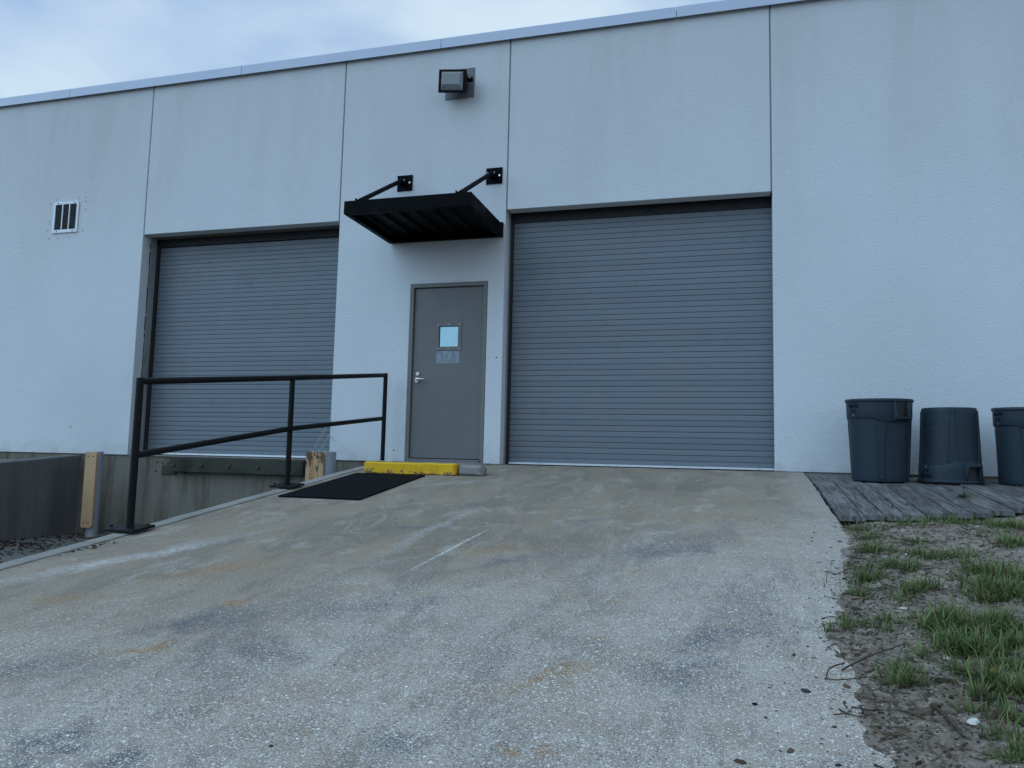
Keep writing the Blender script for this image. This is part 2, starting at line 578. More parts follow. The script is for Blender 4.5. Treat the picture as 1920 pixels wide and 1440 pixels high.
def mat_rusty_tan(name, rust_amt):
    t = NT(name, 0.7, spec=0.25)
    c = t.mix(t.noise(3, 5, 0.6), (0.42, 0.27, 0.145), (0.55, 0.37, 0.21))
    z = t.sep()[2]
    n1 = t.noise(1.0, 5, 0.62, vec=t.mapping((19, 19, 6.5)), dist=0.3)
    n1 = t.math('ADD', n1, t.math('MULTIPLY', t.rng(z, 0.86, 1.2), 0.13 * rust_amt))
    f = t.rng(n1, 0.60, 0.65)
    f = t.math('MULTIPLY', f, 0.85 if rust_amt > 0.5 else 0.25)
    c = t.mix(f, c, (0.045, 0.024, 0.016))
    n2 = t.noise(1.0, 5, 0.65, vec=t.mapping((34, 34, 1.6), (3, 1, 2)), dist=0.3)
    c = t.mix(t.math('MULTIPLY', t.rng(n2, 0.5, 0.66), 0.55 * rust_amt + 0.08), c, (0.24, 0.11, 0.05))
    t.color(c)
    return t.bump(f, 0.003, 0.5).m


def mat_yellow():
    t = NT('yellow_paint', 0.55, spec=0.35)
    z = t.sep()[2]
    c = t.mix(t.noise(7, 5, 0.6), (0.66, 0.37, 0.004), (0.82, 0.49, 0.008))
    lowz = t.rng(z, 0.0, 0.075, 1, 0)
    n = t.noise(20, 6, 0.7, dist=0.6)
    chip = t.rng(t.math('ADD', n, t.math('MULTIPLY', lowz, 0.17)), 0.665, 0.70)
    c = t.mix(chip, c, (0.15, 0.11, 0.07))
    c = t.mix(t.math('MULTIPLY', t.rng(t.noise(5, 6, 0.7), 0.5, 0.72), 0.35), c, (0.36, 0.20, 0.02))
    t.color(c)
    return t.bump(t.math('SUBTRACT', t.noise(30, 4, 0.6), chip), 0.004, 0.6).m


def mat_glass_film():
    t = NT('reflective_glass', 0.03, 1.0, 0.5)
    t.color(t.mix(t.noise(9, 4, 0.6), (0.43, 0.66, 0.65), (0.50, 0.74, 0.72)))
    return t.m


def mat_mat():
    t = NT('rubber_mat', 0.95, spec=0.08)
    c = t.mix(t.noise(60, 4, 0.7), (0.006, 0.006, 0.007), (0.012, 0.012, 0.014))
    c = t.mix(t.math('MULTIPLY', t.rng(t.noise(3, 5, 0.6), 0.5, 0.75), 0.25), c, (0.022, 0.02, 0.018))
    t.color(c)
    return t.bump(t.noise(220, 2, 0.5), 0.004, 0.8).m


def mat_bin():
    t = NT('bin_plastic', 0.50, spec=0.25)
    rv = t.obj_rand()
    c = t.mix(t.noise(3, 5, 0.6), (0.018, 0.030, 0.042), (0.026, 0.040, 0.054))
    n = t.noise(1.0, 6, 0.7, vec=t.mapping((9, 9, 2.2)))
    c = t.mix(t.math('MULTIPLY', t.rng(n, 0.5, 0.72), 0.35), c, (0.034, 0.043, 0.050))
    s = t.noise(1.0, 3, 0.5, vec=t.mapping((5, 5, 60), rot=(0.3, 0.2, 0)))
    c = t.mix(t.math('MULTIPLY', t.rng(s, 0.66, 0.72), 0.35), c, (0.10, 0.11, 0.115))
    t.color(c)
    t.rough(t.rng(n, 0.3, 0.7, 0.42, 0.62, False))
    return t.bump(t.noise(14, 3, 0.5), 0.004, 0.25).m


def mat_ground():
    t = NT('far_ground', 0.95, spec=0.2)
    c = t.mix(t.noise(0.2, 6, 0.6), (0.05, 0.05, 0.048), (0.075, 0.073, 0.068))
    t.color(c)
    return t.m


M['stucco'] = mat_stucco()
M['ramp'] = mat_ramp()
M['foundation'] = mat_concrete('foundation_concrete', (0.130, 0.120, 0.100), (0.230, 0.205, 0.165), (0.045, 0.034, 0.022), 0.8)
M['retaining'] = mat_concrete('retaining_concrete', (0.112, 0.113, 0.112), (0.165, 0.165, 0.162), (0.060, 0.060, 0.058), 0.5)
M['dock_floor'] = mat_concrete('dock_floor_concrete', (0.10, 0.098, 0.09), (0.17, 0.165, 0.15), (0.04, 0.037, 0.03), 0.7, False)
M['curb'] = mat_concrete('curb_concrete', (0.25, 0.24, 0.22), (0.36, 0.345, 0.32), (0.12, 0.11, 0.095), 0.5, False)
M['threshold'] = mat_concrete('threshold_concrete', (0.20, 0.19, 0.175), (0.28, 0.27, 0.25), (0.10, 0.095, 0.085), 0.4, False)
M['stone'] = mat_concrete('stone_block', (0.22, 0.215, 0.20), (0.34, 0.33, 0.315), (0.13, 0.125, 0.115), 0.5, False, 0.9)
M['soil'] = mat_soil()
M['ground'] = mat_ground()
M['coping'] = mat_paint('coping_metal', (0.50, 0.55, 0.66), 0.42, 0.0, 0.05, 0.12, (0.28, 0.30, 0.33), 0.0, 1.2)
M['slat'] = mat_slat()
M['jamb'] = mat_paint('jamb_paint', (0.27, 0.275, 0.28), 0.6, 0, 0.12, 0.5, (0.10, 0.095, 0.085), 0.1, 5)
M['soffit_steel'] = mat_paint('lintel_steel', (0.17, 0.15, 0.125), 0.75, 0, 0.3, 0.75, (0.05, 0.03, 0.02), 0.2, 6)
M['dark_gap'] = mat_paint('guide_steel_and_shade', (0.018, 0.019, 0.021), 0.6, 0, 0.2, 0.2)  # also paints the shade in door gaps, the window reveal and bin handles
M['aluminium'] = mat_paint('bottom_bar_metal', (0.74, 0.77, 0.80), 0.33, 0.55, 0.1, 0.35, (0.18, 0.17, 0.16), 0.05, 8)
M['door'] = mat_paint('door_paint', (0.148, 0.148, 0.146), 0.46, 0, 0.06, 0.22, (0.10, 0.098, 0.094), 0.05, 4)
M['frame'] = mat_paint('frame_paint', (0.160, 0.155, 0.148), 0.5, 0, 0.08, 0.3, (0.09, 0.085, 0.078), 0.05, 5)
M['steel'] = mat_paint('brushed_steel', (0.62, 0.61, 0.58), 0.3, 0.9, 0.08, 0.1)
M['film'] = mat_glass_film()
stk = NT('sticker_residue', 0.6)
_c = stk.mix(stk.rng(stk.noise(1.0, 4, 0.6, vec=stk.mapping((42, 1, 5))), 0.36, 0.62), (0.16, 0.19, 0.24), (0.33, 0.36, 0.42))
stk.color(stk.mix(stk.rng(stk.noise(40, 4, 0.7), 0.5, 0.7), _c, (0.15, 0.155, 0.165)))
M['sticker'] = stk.m
M['black'] = mat_paint('black_paint', (0.0065, 0.0065, 0.007), 0.5, 0, 0.2, 0.3, (0.02, 0.015, 0.012), 0.08, 9, 0.16)
M['canopy'] = mat_paint('canopy_paint', (0.0035, 0.0037, 0.0045), 0.55, 0, 0.15, 0.15, (0.006, 0.006, 0.006), 0.0, 3, 0.05)
M['bronze'] = mat_paint('lamp_housing', (0.006, 0.006, 0.007), 0.5, 0, 0.15, 0.3, (0.014, 0.014, 0.014), 0.05, 20, 0.12)
M['lampplate'] = mat_paint('lamp_plate_paint', (0.155, 0.160, 0.165), 0.7, 0, 0.15, 0.4, (0.10, 0.095, 0.085), 0.1, 12)
M['vent'] = mat_paint('vent_white', (0.72, 0.75, 0.78), 0.45, 0, 0.04, 0.15, (0.4, 0.4, 0.38), 0.0, 10)
M['vent_dark'] = mat_paint('vent_louvre', (0.055, 0.058, 0.060), 0.6, 0, 0.2, 0.3, (0.03, 0.03, 0.03), 0.0, 10)
M['pipe'] = mat_paint('galvanised_pipe', (0.33, 0.36, 0.39), 0.5, 0.25, 0.12, 0.35, (0.12, 0.09, 0.07), 0.1, 9)
M['tan'] = mat_rusty_tan('tan_guard_plate', 0.1)
M['tan_rusty'] = mat_rusty_tan('tan_rusty_plate', 1.0)
M['timber'] = mat_concrete('mossy_dock_timber', (0.034, 0.034, 0.026), (0.075, 0.075, 0.058), (0.012, 0.011, 0.009), 0.8, False, 1.0)
M['rust'] = mat_paint('rusted_bolt', (0.10, 0.062, 0.045), 0.8, 0.2, 0.3, 0.5, (0.02, 0.015, 0.012), 0.2, 40)
M['yellow'] = mat_yellow()
M['mat'] = mat_mat()
M['wood'] = mat_wood()
M['bin'] = mat_bin()
M['print'] = mat_paint('black_print', (0.003, 0.003, 0.0035), 0.7, 0, 0.1, 0.1, (0.004, 0.004, 0.004), 0.0, 6, 0.05)
M['grass'] = mat_attr('grass_blades', 0.55, 0.3, 0.25)
M['litter'] = mat_attr('litter', 0.85, 0.2)
M['sealant'] = mat_paint('joint_sealant', (0.30, 0.305, 0.31), 0.8, 0, 0.1, 0.3, (0.16, 0.16, 0.155))

lens = NT('lamp_glass', 0.12, 0.0, 0.5)
lens.color((0.45, 0.48, 0.49))
lens.b.inputs['Transmission Weight'].default_value = 0.45
lens.b.inputs['Roughness'].default_value = 0.22
lens.bump(lens.noise(1.0, 1, 0.3, vec=lens.mapping((90, 4, 4))), 0.004, 0.5)
M['lens'] = lens.m

# ------------------------------------------------------------------ setting: ground, ramp, dock floor
def grid_mesh(name, xs, ys, zfun, mat, skirt=None, parent=None, smooth=True):
    nx, ny = len(xs), len(ys)
    V = [(x, y, zfun(x, y)) for y in ys for x in xs]
    F = [(j * nx + i, j * nx + i + 1, (j + 1) * nx + i + 1, (j + 1) * nx + i) for j in range(ny - 1) for i in range(nx - 1)]
    if skirt is not None:
        ring = [i for i in range(nx)] + [j * nx + nx - 1 for j in range(1, ny)] + \
               [(ny - 1) * nx + i for i in range(nx - 2, -1, -1)] + [j * nx for j in range(ny - 2, 0, -1)]
        n0 = len(V)
        V += [(V[i][0], V[i][1], skirt) for i in ring]
        k = len(ring)
        F += [(ring[a], n0 + a, n0 + (a + 1) % k, ring[(a + 1) % k]) for a in range(k)]
    me = bpy.data.meshes.new(name)
    me.from_pydata(V, [], F)
    bm = bmesh.new(); bm.from_mesh(me)
    bmesh.ops.recalc_face_normals(bm, faces=bm.faces)
    for f in bm.faces:
        f.smooth = smooth and abs(f.normal.z) > 0.5
    bm.to_mesh(me); bm.free()
    return link(name, me, mat, parent)


def N(x, y, s, seed=0.0):
    return mnoise.noise(Vector((x * s + seed, y * s - seed * 1.7, seed * 0.37)))


g = MB().add([(-400, -400, -1.16), (400, -400, -1.16), (400, 400, -1.16), (-400, 400, -1.16)], [(0, 1, 2, 3)])
tag(g.build('ground', M['ground']), kind='structure')
tag(MB().box(-5.0, -0.30, -14, 0.03, -1.30, -1.14).build('dock_floor', M['dock_floor']), kind='structure')

RX0, RX1 = -0.160, 4.565


def ramp_surf(x, y):
    return ramp_z(y) + 0.004 * N(x, y, 0.9, 3) + 0.0015 * N(x, y, 4, 5)


def vnoise(X, Y, scale, seed, octaves=4):
    """fractal value noise on arrays, about -0.5..0.5"""
    out, amp, tot = np.zeros_like(X), 1.0, 0.0
    for o in range(octaves):
        gx, gy = X * scale + 17.3 * o + seed * 3.1, Y * scale - 9.7 * o + seed * 5.3
        i0, j0 = np.floor(gx).astype(int), np.floor(gy).astype(int)
        fx, fy = gx - i0, gy - j0
        fx, fy = fx * fx * (3 - 2 * fx), fy * fy * (3 - 2 * fy)
        tab = np.random.default_rng(int(seed * 100 + o)).random((64, 64))
        g4 = lambda a, b: tab[(i0 + a) % 64, (j0 + b) % 64]
        v = (g4(0, 0) * (1 - fx) + g4(1, 0) * fx) * (1 - fy) + (g4(0, 1) * (1 - fx) + g4(1, 1) * fx) * fy
        out += amp * (v - 0.5)
        tot += amp
        amp *= 0.55
        scale *= 2.03
    return out / tot * 1.6


xs = list(np.linspace(RX0, RX1, 330))
ys = list(np.linspace(0.32, -3.2, 110)) + list(np.linspace(-3.21, -7.3, 290)) + list(np.linspace(-7.33, -9.6, 40))
ramp = tag(grid_mesh('ramp', xs, ys, ramp_surf, M['ramp'], -1.3), kind='structure')
cov = np.empty(len(ramp.data.vertices) * 3, dtype=np.float32)
ramp.data.vertices.foreach_get('co', cov)
cov = cov.reshape(-1, 3).astype(float)
sta = np.zeros((len(cov), 4), dtype=np.float32)
for k, (kind, warp, pw_) in enumerate((('dark', 0.30, 1.0), ('rust', 0.20, 1.2), ('white', 0.14, 1.5))):
    WX = cov[:, 0] + warp * vnoise(cov[:, 0], cov[:, 1], 3.0, 2 + k)
    WY = cov[:, 1] + warp * vnoise(cov[:, 0], cov[:, 1], 3.0, 12 + k)
    for kd, a, b, w, st in STAINS:
        if kd != kind: continue
        L = math.hypot(b[0] - a[0], b[1] - a[1]) / 2
        ux, uy = (b[0] - a[0]) / (2 * L), (b[1] - a[1]) / (2 * L)
        dx, dy = WX - (a[0] + b[0]) / 2, WY - (a[1] + b[1]) / 2
        q = np.sqrt(((dx * ux + dy * uy) / (L * 1.3)) ** 2 + ((-dx * uy + dy * ux) / (w * 1.6)) ** 2)
        f = np.clip((1.05 - q) / 0.75, 0, 1) ** pw_ * st
        sta[:, k] = np.maximum(sta[:, k], f)
# tyre scuffs: arcs of dark rubber
for cx, cy, R_, a0, a1, w in ((1.0, -6.3, 0.85, -0.2, 0.9, 0.05), (1.0, -6.3, 1.02, -0.1, 0.8, 0.05), (3.0, -4.9, 0.95, -1.0, 0.2, 0.045), (3.05, -4.9, 1.12, -0.95, 0.1, 0.04), (2.4, -5.4, 1.3, 0.9, 1.7, 0.05), (1.2, -7.6, 0.9, 0.3, 1.2, 0.04)):
    dx, dy = cov[:, 0] - cx, cov[:, 1] - cy
    rr_ = np.hypot(dx, dy) + 0.05 * vnoise(cov[:, 0], cov[:, 1], 4, 31)
    an = np.arctan2(dy, dx)
    f = np.clip(1 - np.abs(rr_ - R_) / w, 0, 1) * np.clip((an - a0) / 0.2, 0, 1) * np.clip((a1 - an) / 0.2, 0, 1)
    sta[:, 0] = np.maximum(sta[:, 0], 0.6 * f * np.clip(0.5 + 1.6 * vnoise(cov[:, 0], cov[:, 1], 7, 41), 0, 1))
sta[:, 3] = 1
at_ = ramp.data.color_attributes.new('Stain', 'FLOAT_COLOR', 'POINT')
at_.data.foreach_set('color', sta.ravel())
for v in ramp.data.vertices:      # worn right edge
    if v.co.x > RX1 - 1e-4:
        v.co.x += 0.012 * N(0, v.co.y, 7, 1) - 0.008
# raised edging of the ramp beside the dock well, in cast lengths
ye = [0.018, -1.05, -3.02, -4.62, -6.6, -9.4]
for k in range(5):
    a, b = ye[k], ye[k + 1] + 0.008
    n = 40
    V, F = [], []
    for i in range(n + 1):
        y = a + (b - a) * i / n
        z = ramp_z(y) + 0.005 + 0.003 * N(0, y, 3, 8)
        xo, xi = -0.302 + 0.006 * N(1, y, 7, 2) + 0.004 * N(1, y, 23, 2), -0.181 + 0.007 * N(2, y, 8, 4) + 0.004 * N(2, y, 25, 1)
        V += [(xo, y, -1.3), (xo, y, z - 0.006), (xo + 0.005, y, z), (xi - 0.004, y, z), (xi, y, z - 0.005), (xi, y, -1.3)]
    for i in range(n):
        for j in range(5):
            F.append((i * 6 + j, i * 6 + j + 1, (i + 1) * 6 + j + 1, (i + 1) * 6 + j))
    F += [tuple(range(6)), tuple(n * 6 + j for j in range(5, -1, -1))]
    MB().add(V, F).build('edging', M['curb'], ramp)
MB().box(-0.20, -0.15, -9.4, 0.0, -1.35, -1.25).build('joint_filler', M['soil'], ramp)


# ---- dirt verge on the right of the ramp
def edge_x(y):
    return float(np.interp(-y, (0, 2.6, 3.0, 3.4, 4.1, 4.6, 5.0, 5.35, 5.8, 6.2, 6.6, 8.0, 12),
                           (4.62, 4.60, 4.55, 4.56, 4.40, 4.36, 4.26, 4.20, 4.25, 4.20, 4.22, 4.35, 4.6)))


def dirt_z(x, y):
    e = edge_x(y) + 0.05 * N(x, y, 3.1, 9) + 0.035 * N(x, y, 9, 2)
    h = x - e
    base = ramp_z(y)
    rise = 0.05 * (1 - math.exp(-max(h, 0) / 0.35)) + 0.02 * min(max(h, 0), 3)
    hump = 0.030 * N(x, y, 1.6, 6) + 0.018 * N(x, y, 4.2, 1) + 0.015 * N(x, y, 11, 3) + 0.010 * N(x, y, 25, 5)
    k = min(1.0, max(0.0, h / 0.25))
    z = base + (rise + hump * k) + (0.0025 if h > 0 else 0.0) + min(h, 0) * 0.35 + 0.003 * N(x, y, 18, 4)
    near = min(1.0, max(0.0, (y + 3.1) / 0.6))      # goes down under the deck
    z -= near * (0.085 + 0.02 * min(max(h, 0), 3))
    return z


dirt = grid_mesh('soil_verge', list(np.linspace(4.0, 7.6, 250)), list(np.linspace(-0.02, -8.6, 470)), dirt_z, M['soil'])
tag(dirt, kind='structure')
far = grid_mesh('soil_bank', list(np.linspace(7.55, 40, 30)), list(np.linspace(-0.02, -14, 40)),
                lambda x, y: ramp_z(y) + 0.03 + 0.03 * N(x, y, 0.6, 3), M['soil'])
tag(far, kind='structure')


def bank_z(x, y):
    return -0.14 + 0.085 * y if y > -11 else -1.1


bank = grid_mesh('grass_bank', list(np.linspace(-30, -5.22, 60)), list(np.linspace(0.0, -13, 50)),
                 lambda x, y: max(-1.15, -0.155 + 0.088 * y + 0.02 * N(x, y, 1.2, 4)), M['soil'])
tag(bank, kind='structure')

# ------------------------------------------------------------------ the warehouse
bld = empty('warehouse_building', (0, 0, 0), label='long pale stucco warehouse with two grey rolling doors and a flat roof', cat='building')
J1, J2, J3, J4 = -4.180, -1.100, 1.184, 4.268
WB, WT, OT = -0.042, 5.30, 3.069        # wall bottom, wall top, top of the door openings
G = 0.009
TH = 0.16
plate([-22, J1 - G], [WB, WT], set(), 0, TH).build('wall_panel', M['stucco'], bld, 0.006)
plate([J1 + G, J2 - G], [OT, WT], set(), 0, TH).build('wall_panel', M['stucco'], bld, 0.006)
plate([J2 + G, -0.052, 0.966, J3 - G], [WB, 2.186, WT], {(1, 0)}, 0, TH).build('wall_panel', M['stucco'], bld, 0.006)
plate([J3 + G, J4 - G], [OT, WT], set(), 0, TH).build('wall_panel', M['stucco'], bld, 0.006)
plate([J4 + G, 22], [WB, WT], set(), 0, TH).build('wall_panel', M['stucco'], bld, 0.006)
for j in (J1, J2, J3, J4):
    MB().box(j - G - 0.004, j + G + 0.004, 0.016, 0.06, OT + 0.004, WT).build('joint_sealant', M['sealant'], bld)
# foundation under the panels; recessed a little behind the stucco
MB().box(-22, J1 - 0.25, 0.022, 0.5, -1.3, WB - 0.004).build('foundation', M['foundation'], bld)
MB().box(J1 - 0.25, -0.17, 0.024, 0.5, -1.3, WB - 0.002).build('foundation', M['foundation'], bld, 0.004)
MB().box(-0.17, 4.57, 0.345, 0.6, -1.3, WB - 0.02).build('foundation', M['foundation'], bld)
MB().box(4.57, 22, 0.022, 0.5, -1.3, WB - 0.004).build('foundation', M['curb'], bld)
MB().box(-22, 22, 0.62, 16, -1.3, -0.06).build('floor_slab', M['threshold'], bld)
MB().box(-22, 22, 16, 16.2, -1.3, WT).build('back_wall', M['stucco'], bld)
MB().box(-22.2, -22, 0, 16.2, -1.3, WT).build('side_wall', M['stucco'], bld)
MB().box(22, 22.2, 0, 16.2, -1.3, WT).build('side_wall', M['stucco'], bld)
MB().box(-22, 22, 0.17, 16, 5.0, 5.12).build('roof', M['threshold'], bld)
# metal coping in lengths
x = -5.644 - 2.957 * 6
while x < 22:
    x1 = min(x + 2.957 - 0.007, 22)
    prof = [(-0.045, 5.246), (-0.052, 5.240), (-0.050, 5.367), (-0.044, 5.376), (0.30, 5.355), (0.30, 5.24), (0.292, 5.24), (0.292, 5.346), (-0.040, 5.364), (-0.036, 5.25)]
    MB().prism_x(prof, x, x1).build('coping', M['coping'], bld)
    x += 2.957
MB().box(-22, 22, 0.16, 0.28, 5.0, 5.34).build('parapet_core', M['threshold'], bld)


def rolling_door(x0, x1, sill, ydoor, pitch, label):
    dr = MB().box(x0 + 0.02, x1 - 0.02, ydoor + 0.10, ydoor + 0.14, sill, OT + 0.3).build('rolling_door', M['dark_gap'], bld)
    dr['label'] = label
    zt = 2.94
    z = sill + 0.085
    prof = [(0.016, 0.0), (0.002, 0.0015), (0.0004, 0.006), (0.0, 0.022), (0.0, 0.040), (0.0004, 0.055), (0.0010, pitch - 0.0034), (0.014, pitch - 0.0026), (0.018, pitch - 0.0026), (0.018, 0.0)]
    me = None
    while z < zt:
        if me is None:
            o = MB().prism_x(prof, x0 + 0.033, x1 + 0.05).build('slat', M['slat'], dr)
            me = o.data
        else:
            o = link('slat', me, None, dr)
        o.location = (0, ydoor + rnd.uniform(-0.0006, 0.0006), z)
        o.rotation_euler = (rnd.uniform(-0.012, 0.012), 0, 0)
        z += pitch
    # plain backing behind the joints, so that they read as dark lines
    MB().box(x0 + 0.03, x1 + 0.05, ydoor + 0.022, ydoor + 0.03, sill + 0.03, zt + 0.05).build('curtain', M['dark_gap'], dr)
    MB().box(x0 + 0.034, x1 + 0.05, ydoor - 0.004, ydoor + 0.02, sill + 0.034, sill + 0.083).build('bottom_slat', M['slat'], dr, 0.003)
    MB().prism_x([(-0.035, sill + 0.006), (-0.035, sill + 0.028), (-0.008, sill + 0.032), (0.03, sill + 0.032), (0.03, sill + 0.006), (-0.01, sill + 0.006)],
                 x0 + 0.036, x1 + 0.05).build('bottom_bar', M['aluminium'], dr).location.y = ydoor
    for a, b in ((x0 + 0.002, x0 + 0.031), (x1 + 0.052, x1 + 0.081)):
        MB().box(a, b, ydoor - 0.045, ydoor + 0.06, sill, zt + 0.06).build('guide', M['dark_gap'], dr, 0.002)
    MB().box(x0 + 0.003, x1 + 0.08, ydoor - 0.02, ydoor + 0.4, zt + 0.025, OT + 0.25).build('hood_shade', M['dark_gap'], dr)  # black box painting the shade in the gap above the slats
    # return of the opening
    for a, b in ((x0 - 0.12, x0 + 0.001), (x1 + G + 0.004, x1 + 0.12)):
        MB().box(a, b, TH + 0.004, ydoor - 0.046 if ydoor > 0.25 else TH + 0.05, sill - 0.02, OT + 0.2).build('jamb', M['jamb'], dr, 0.003)
    MB().box(x0 - 0.1, x1 + 0.1, TH + 0.004, ydoor - 0.022 if ydoor > 0.25 else TH + 0.02, OT + 0.006, OT + 0.22).build('lintel', M['soffit_steel'], dr)
    return dr


rolling_door(J1, J2, -0.030, 0.325, 0.0645, 'grey rolling door above the dock well, left of the entry door')
rolling_door(J3, J4, -0.040, 0.250, 0.0665, 'grey rolling door at the head of the ramp, right of the entry door')
# peeling edge strip in the left return of the dock door
ps = MB()
zz = 0.02
while zz < 2.95:
    hh = rnd.uniform(0.05, 0.25)
    w = rnd.choice((0.006, 0.008, 0.012, 0.02))
    ps.box(J1 - 0.009, J1 - G + 0.0025, TH - 0.004 - w * 0.5, TH + 0.001 + w * 0.5, zz, zz + hh)
    zz += hh + rnd.uniform(0.0, 0.05)
ps.build('peeling_strip', M['dark_gap'], bld)
# steel edge angle at the dock sill
MB().box(J1 + 0.01, J2 - 0.01, 0.004, 0.30, -0.052, -0.034).build('dock_sill', M['threshold'], bld, 0.003)

# entry door
dr = MB().box(0.003, 0.911, 0.028, 0.072, 0.012, 2.130).build('entry_door', M['door'], bld, 0.003)
dr['label'] = 'grey steel entry door with a small square window'
fr = MB()
fr.add([(-0.050, -0.004, WB), (-0.002, -0.004, WB), (-0.002, -0.004, 2.136), (0.916, -0.004, 2.136), (0.916, -0.004, WB), (0.964, -0.004, WB), (0.964, -0.004, 2.184), (-0.050, -0.004, 2.184)] +
       [(-0.050, 0.11, WB), (-0.002, 0.11, WB), (-0.002, 0.11, 2.136), (0.916, 0.11, 2.136), (0.916, 0.11, WB), (0.964, 0.11, WB), (0.964, 0.11, 2.184), (-0.050, 0.11, 2.184)],
       [(0, 1, 2, 7), (7, 2, 3, 6), (3, 4, 5, 6), (8, 15, 10, 9), (15, 14, 11, 10), (11, 14, 13, 12)] +
       [(i, (i + 1) % 8, 8 + (i + 1) % 8, 8 + i) for i in range(8)])
fr.build('door_frame', M['frame'], dr, 0.003)
MB().box(-0.004, 0.918, 0.076, 0.10, 0.0, 2.14).build('door_stop', M['dark_gap'], dr)
MB().box(-0.0015, 0.9155, -0.03, 0.10, -0.035, 0.003).build('threshold', M['frame'], dr, 0.004)
wt = plate([0.302, 0.342, 0.598, 0.636], [1.342, 1.382, 1.645, 1.684], {(1, 1)}, 0.020, 0.0275).build('window_trim', M['frame'], dr, 0.002)
plate([0.3425, 0.356, 0.592, 0.5975], [1.3825, 1.387, 1.634, 1.6445], {(1, 1)}, 0.0235, 0.026).build('reveal_shade', M['dark_gap'], dr)  # black ring painting the shaded reveal round the glass, wider at left and top
MB().box(0.345, 0.595, 0.0262, 0.0274, 1.385, 1.642).build('glass', M['film'], dr)
for zc in (1.362, 1.664):
    for xc in (0.33, 0.47, 0.61):
        MB().tube((xc, 0.0205, zc), (xc, 0.018, zc), 0.005, 8).build('screw', M['steel'], dr)
plate([0.312, 0.616], [1.180, 1.333], set(), 0.0266, 0.0276).build('sticker_residue', M['sticker'], dr)
for zc in (0.24, 1.10, 1.86):
    MB().tube((0.919, 0.012, zc - 0.058), (0.919, 0.012, zc + 0.058), 0.009, 10).build('hinge', M['frame'], dr, smooth=True)
MB().tube((0.070, 0.027, 0.975), (0.070, 0.014, 0.975), 0.034, 24, 0.031).build('rose', M['steel'], dr, smooth=True)
MB().path([(0.070, 0.02, 0.975), (0.070, -0.028, 0.975), (0.085, -0.038, 0.976), (0.13, -0.040, 0.982), (0.185, -0.036, 0.980)], [0.012, 0.011, 0.011, 0.010, 0.008], 12).build('lever_handle', M['steel'], dr, smooth=True)
lk = MB().tube((0.077, 0.027, 1.052), (0.077, 0.012, 1.052), 0.027, 24, 0.022).build('lock_cylinder', M['steel'], dr, smooth=True)
MB().box(0.0745, 0.0795, 0.0105, 0.0125, 1.044, 1.060).build('keyhole', M['dark_gap'], dr)
MB().box(-0.16, 1.06, -0.14, 0.02, -0.12, -0.044 + 0.010).build('door_sill', M['threshold'], bld, 0.006)

# old bolts, spalls and plugged holes in the dock face
for X, Z, rr in ((-3.52, -0.14, 0.02), (-3.56, -0.25, 0.011), (-3.62, -0.14, 0.011), (-3.72, -0.25, 0.011), (-3.70, -0.13, 0.011), (-3.22, -0.14, 0.011),
                 (-3.13, -0.15, 0.011), (-3.24, -0.27, 0.011), (-3.17, -0.29, 0.011)):
    MB().tube((X, 0.026, Z), (X, 0.010, Z), rr, 10).build('anchor_bolt', M['rust'], bld, smooth=True)
MB().box(-3.62, -3.38, 0.012, 0.03, -0.30, -0.17).build('patch', M['timber'], bld, 0.004)
for X, Z in ((0.10 - 0.47, 0.42), (-0.20, 0.10), (-5.20, 0.33), (1.10, 1.24)):
    MB().tube((X, 0.004, Z), (X, -0.0022, Z), 0.010, 8).build('wall_plug', M['dark_gap'], bld)

# long mossy beam bolted to the dock face
bt = empty('dock_bumper_beam', (-2.4, -0.05, -0.155), label='dark mossy timber beam bolted below the dock rolling door', cat='beam')
bm_ = MB()
n = 40
for i in range(n):
    pass
V, F = [], []
for i in range(n + 1):
    xx = -1.02 + 2.02 * i / n
    w = lambda k: 0.008 * mnoise.noise(Vector((xx * 6, k * 5.1, 2)))
    V += [(xx, -0.035 + w(1), -0.095 + w(2)), (xx, -0.035 + w(3), 0.09 + w(4)), (xx, 0.07, 0.10 + w(5)), (xx, 0.07, -0.095)]
for i in range(n):
    for j in range(4):
        F.append((i * 4 + j, i * 4 + (j + 1) % 4, (i + 1) * 4 + (j + 1) % 4, (i + 1) * 4 + j))
F += [(0, 3, 2, 1), tuple(n * 4 + j for j in range(4))]
MB().add(V, F).build('timber', M['timber'], bt, 0.006)
for xx in (-0.96, -0.52, -0.10, 0.34, 0.80):
    MB().tube((xx, -0.02, 0.0), (xx, -0.055, 0.0), 0.026, 8).build('bolt_head', M['rust'], bt, 0.003)

# ------------------------------------------------------------------ retaining wall of the dock well
rw = MB()
V = []
for y in (0.018, -12.0):
    zt = max(-1.12, -0.062 + 0.092 * y)
    V += [(-5.22, y, -1.35), (-5.00, y, -1.35), (-5.00, y, zt - 0.012), (-5.012, y, zt), (-5.208, y, zt), (-5.22, y, zt - 0.012)]
rw.add(V, [(i, (i + 1) % 6, 6 + (i + 1) % 6, 6 + i) for i in range(6)] + [tuple(range(5, -1, -1)), tuple(range(6, 12))])
tag(rw.build('retaining_wall', M['retaining']), 'grey concrete retaining wall along the far side of the dock well', 'wall')

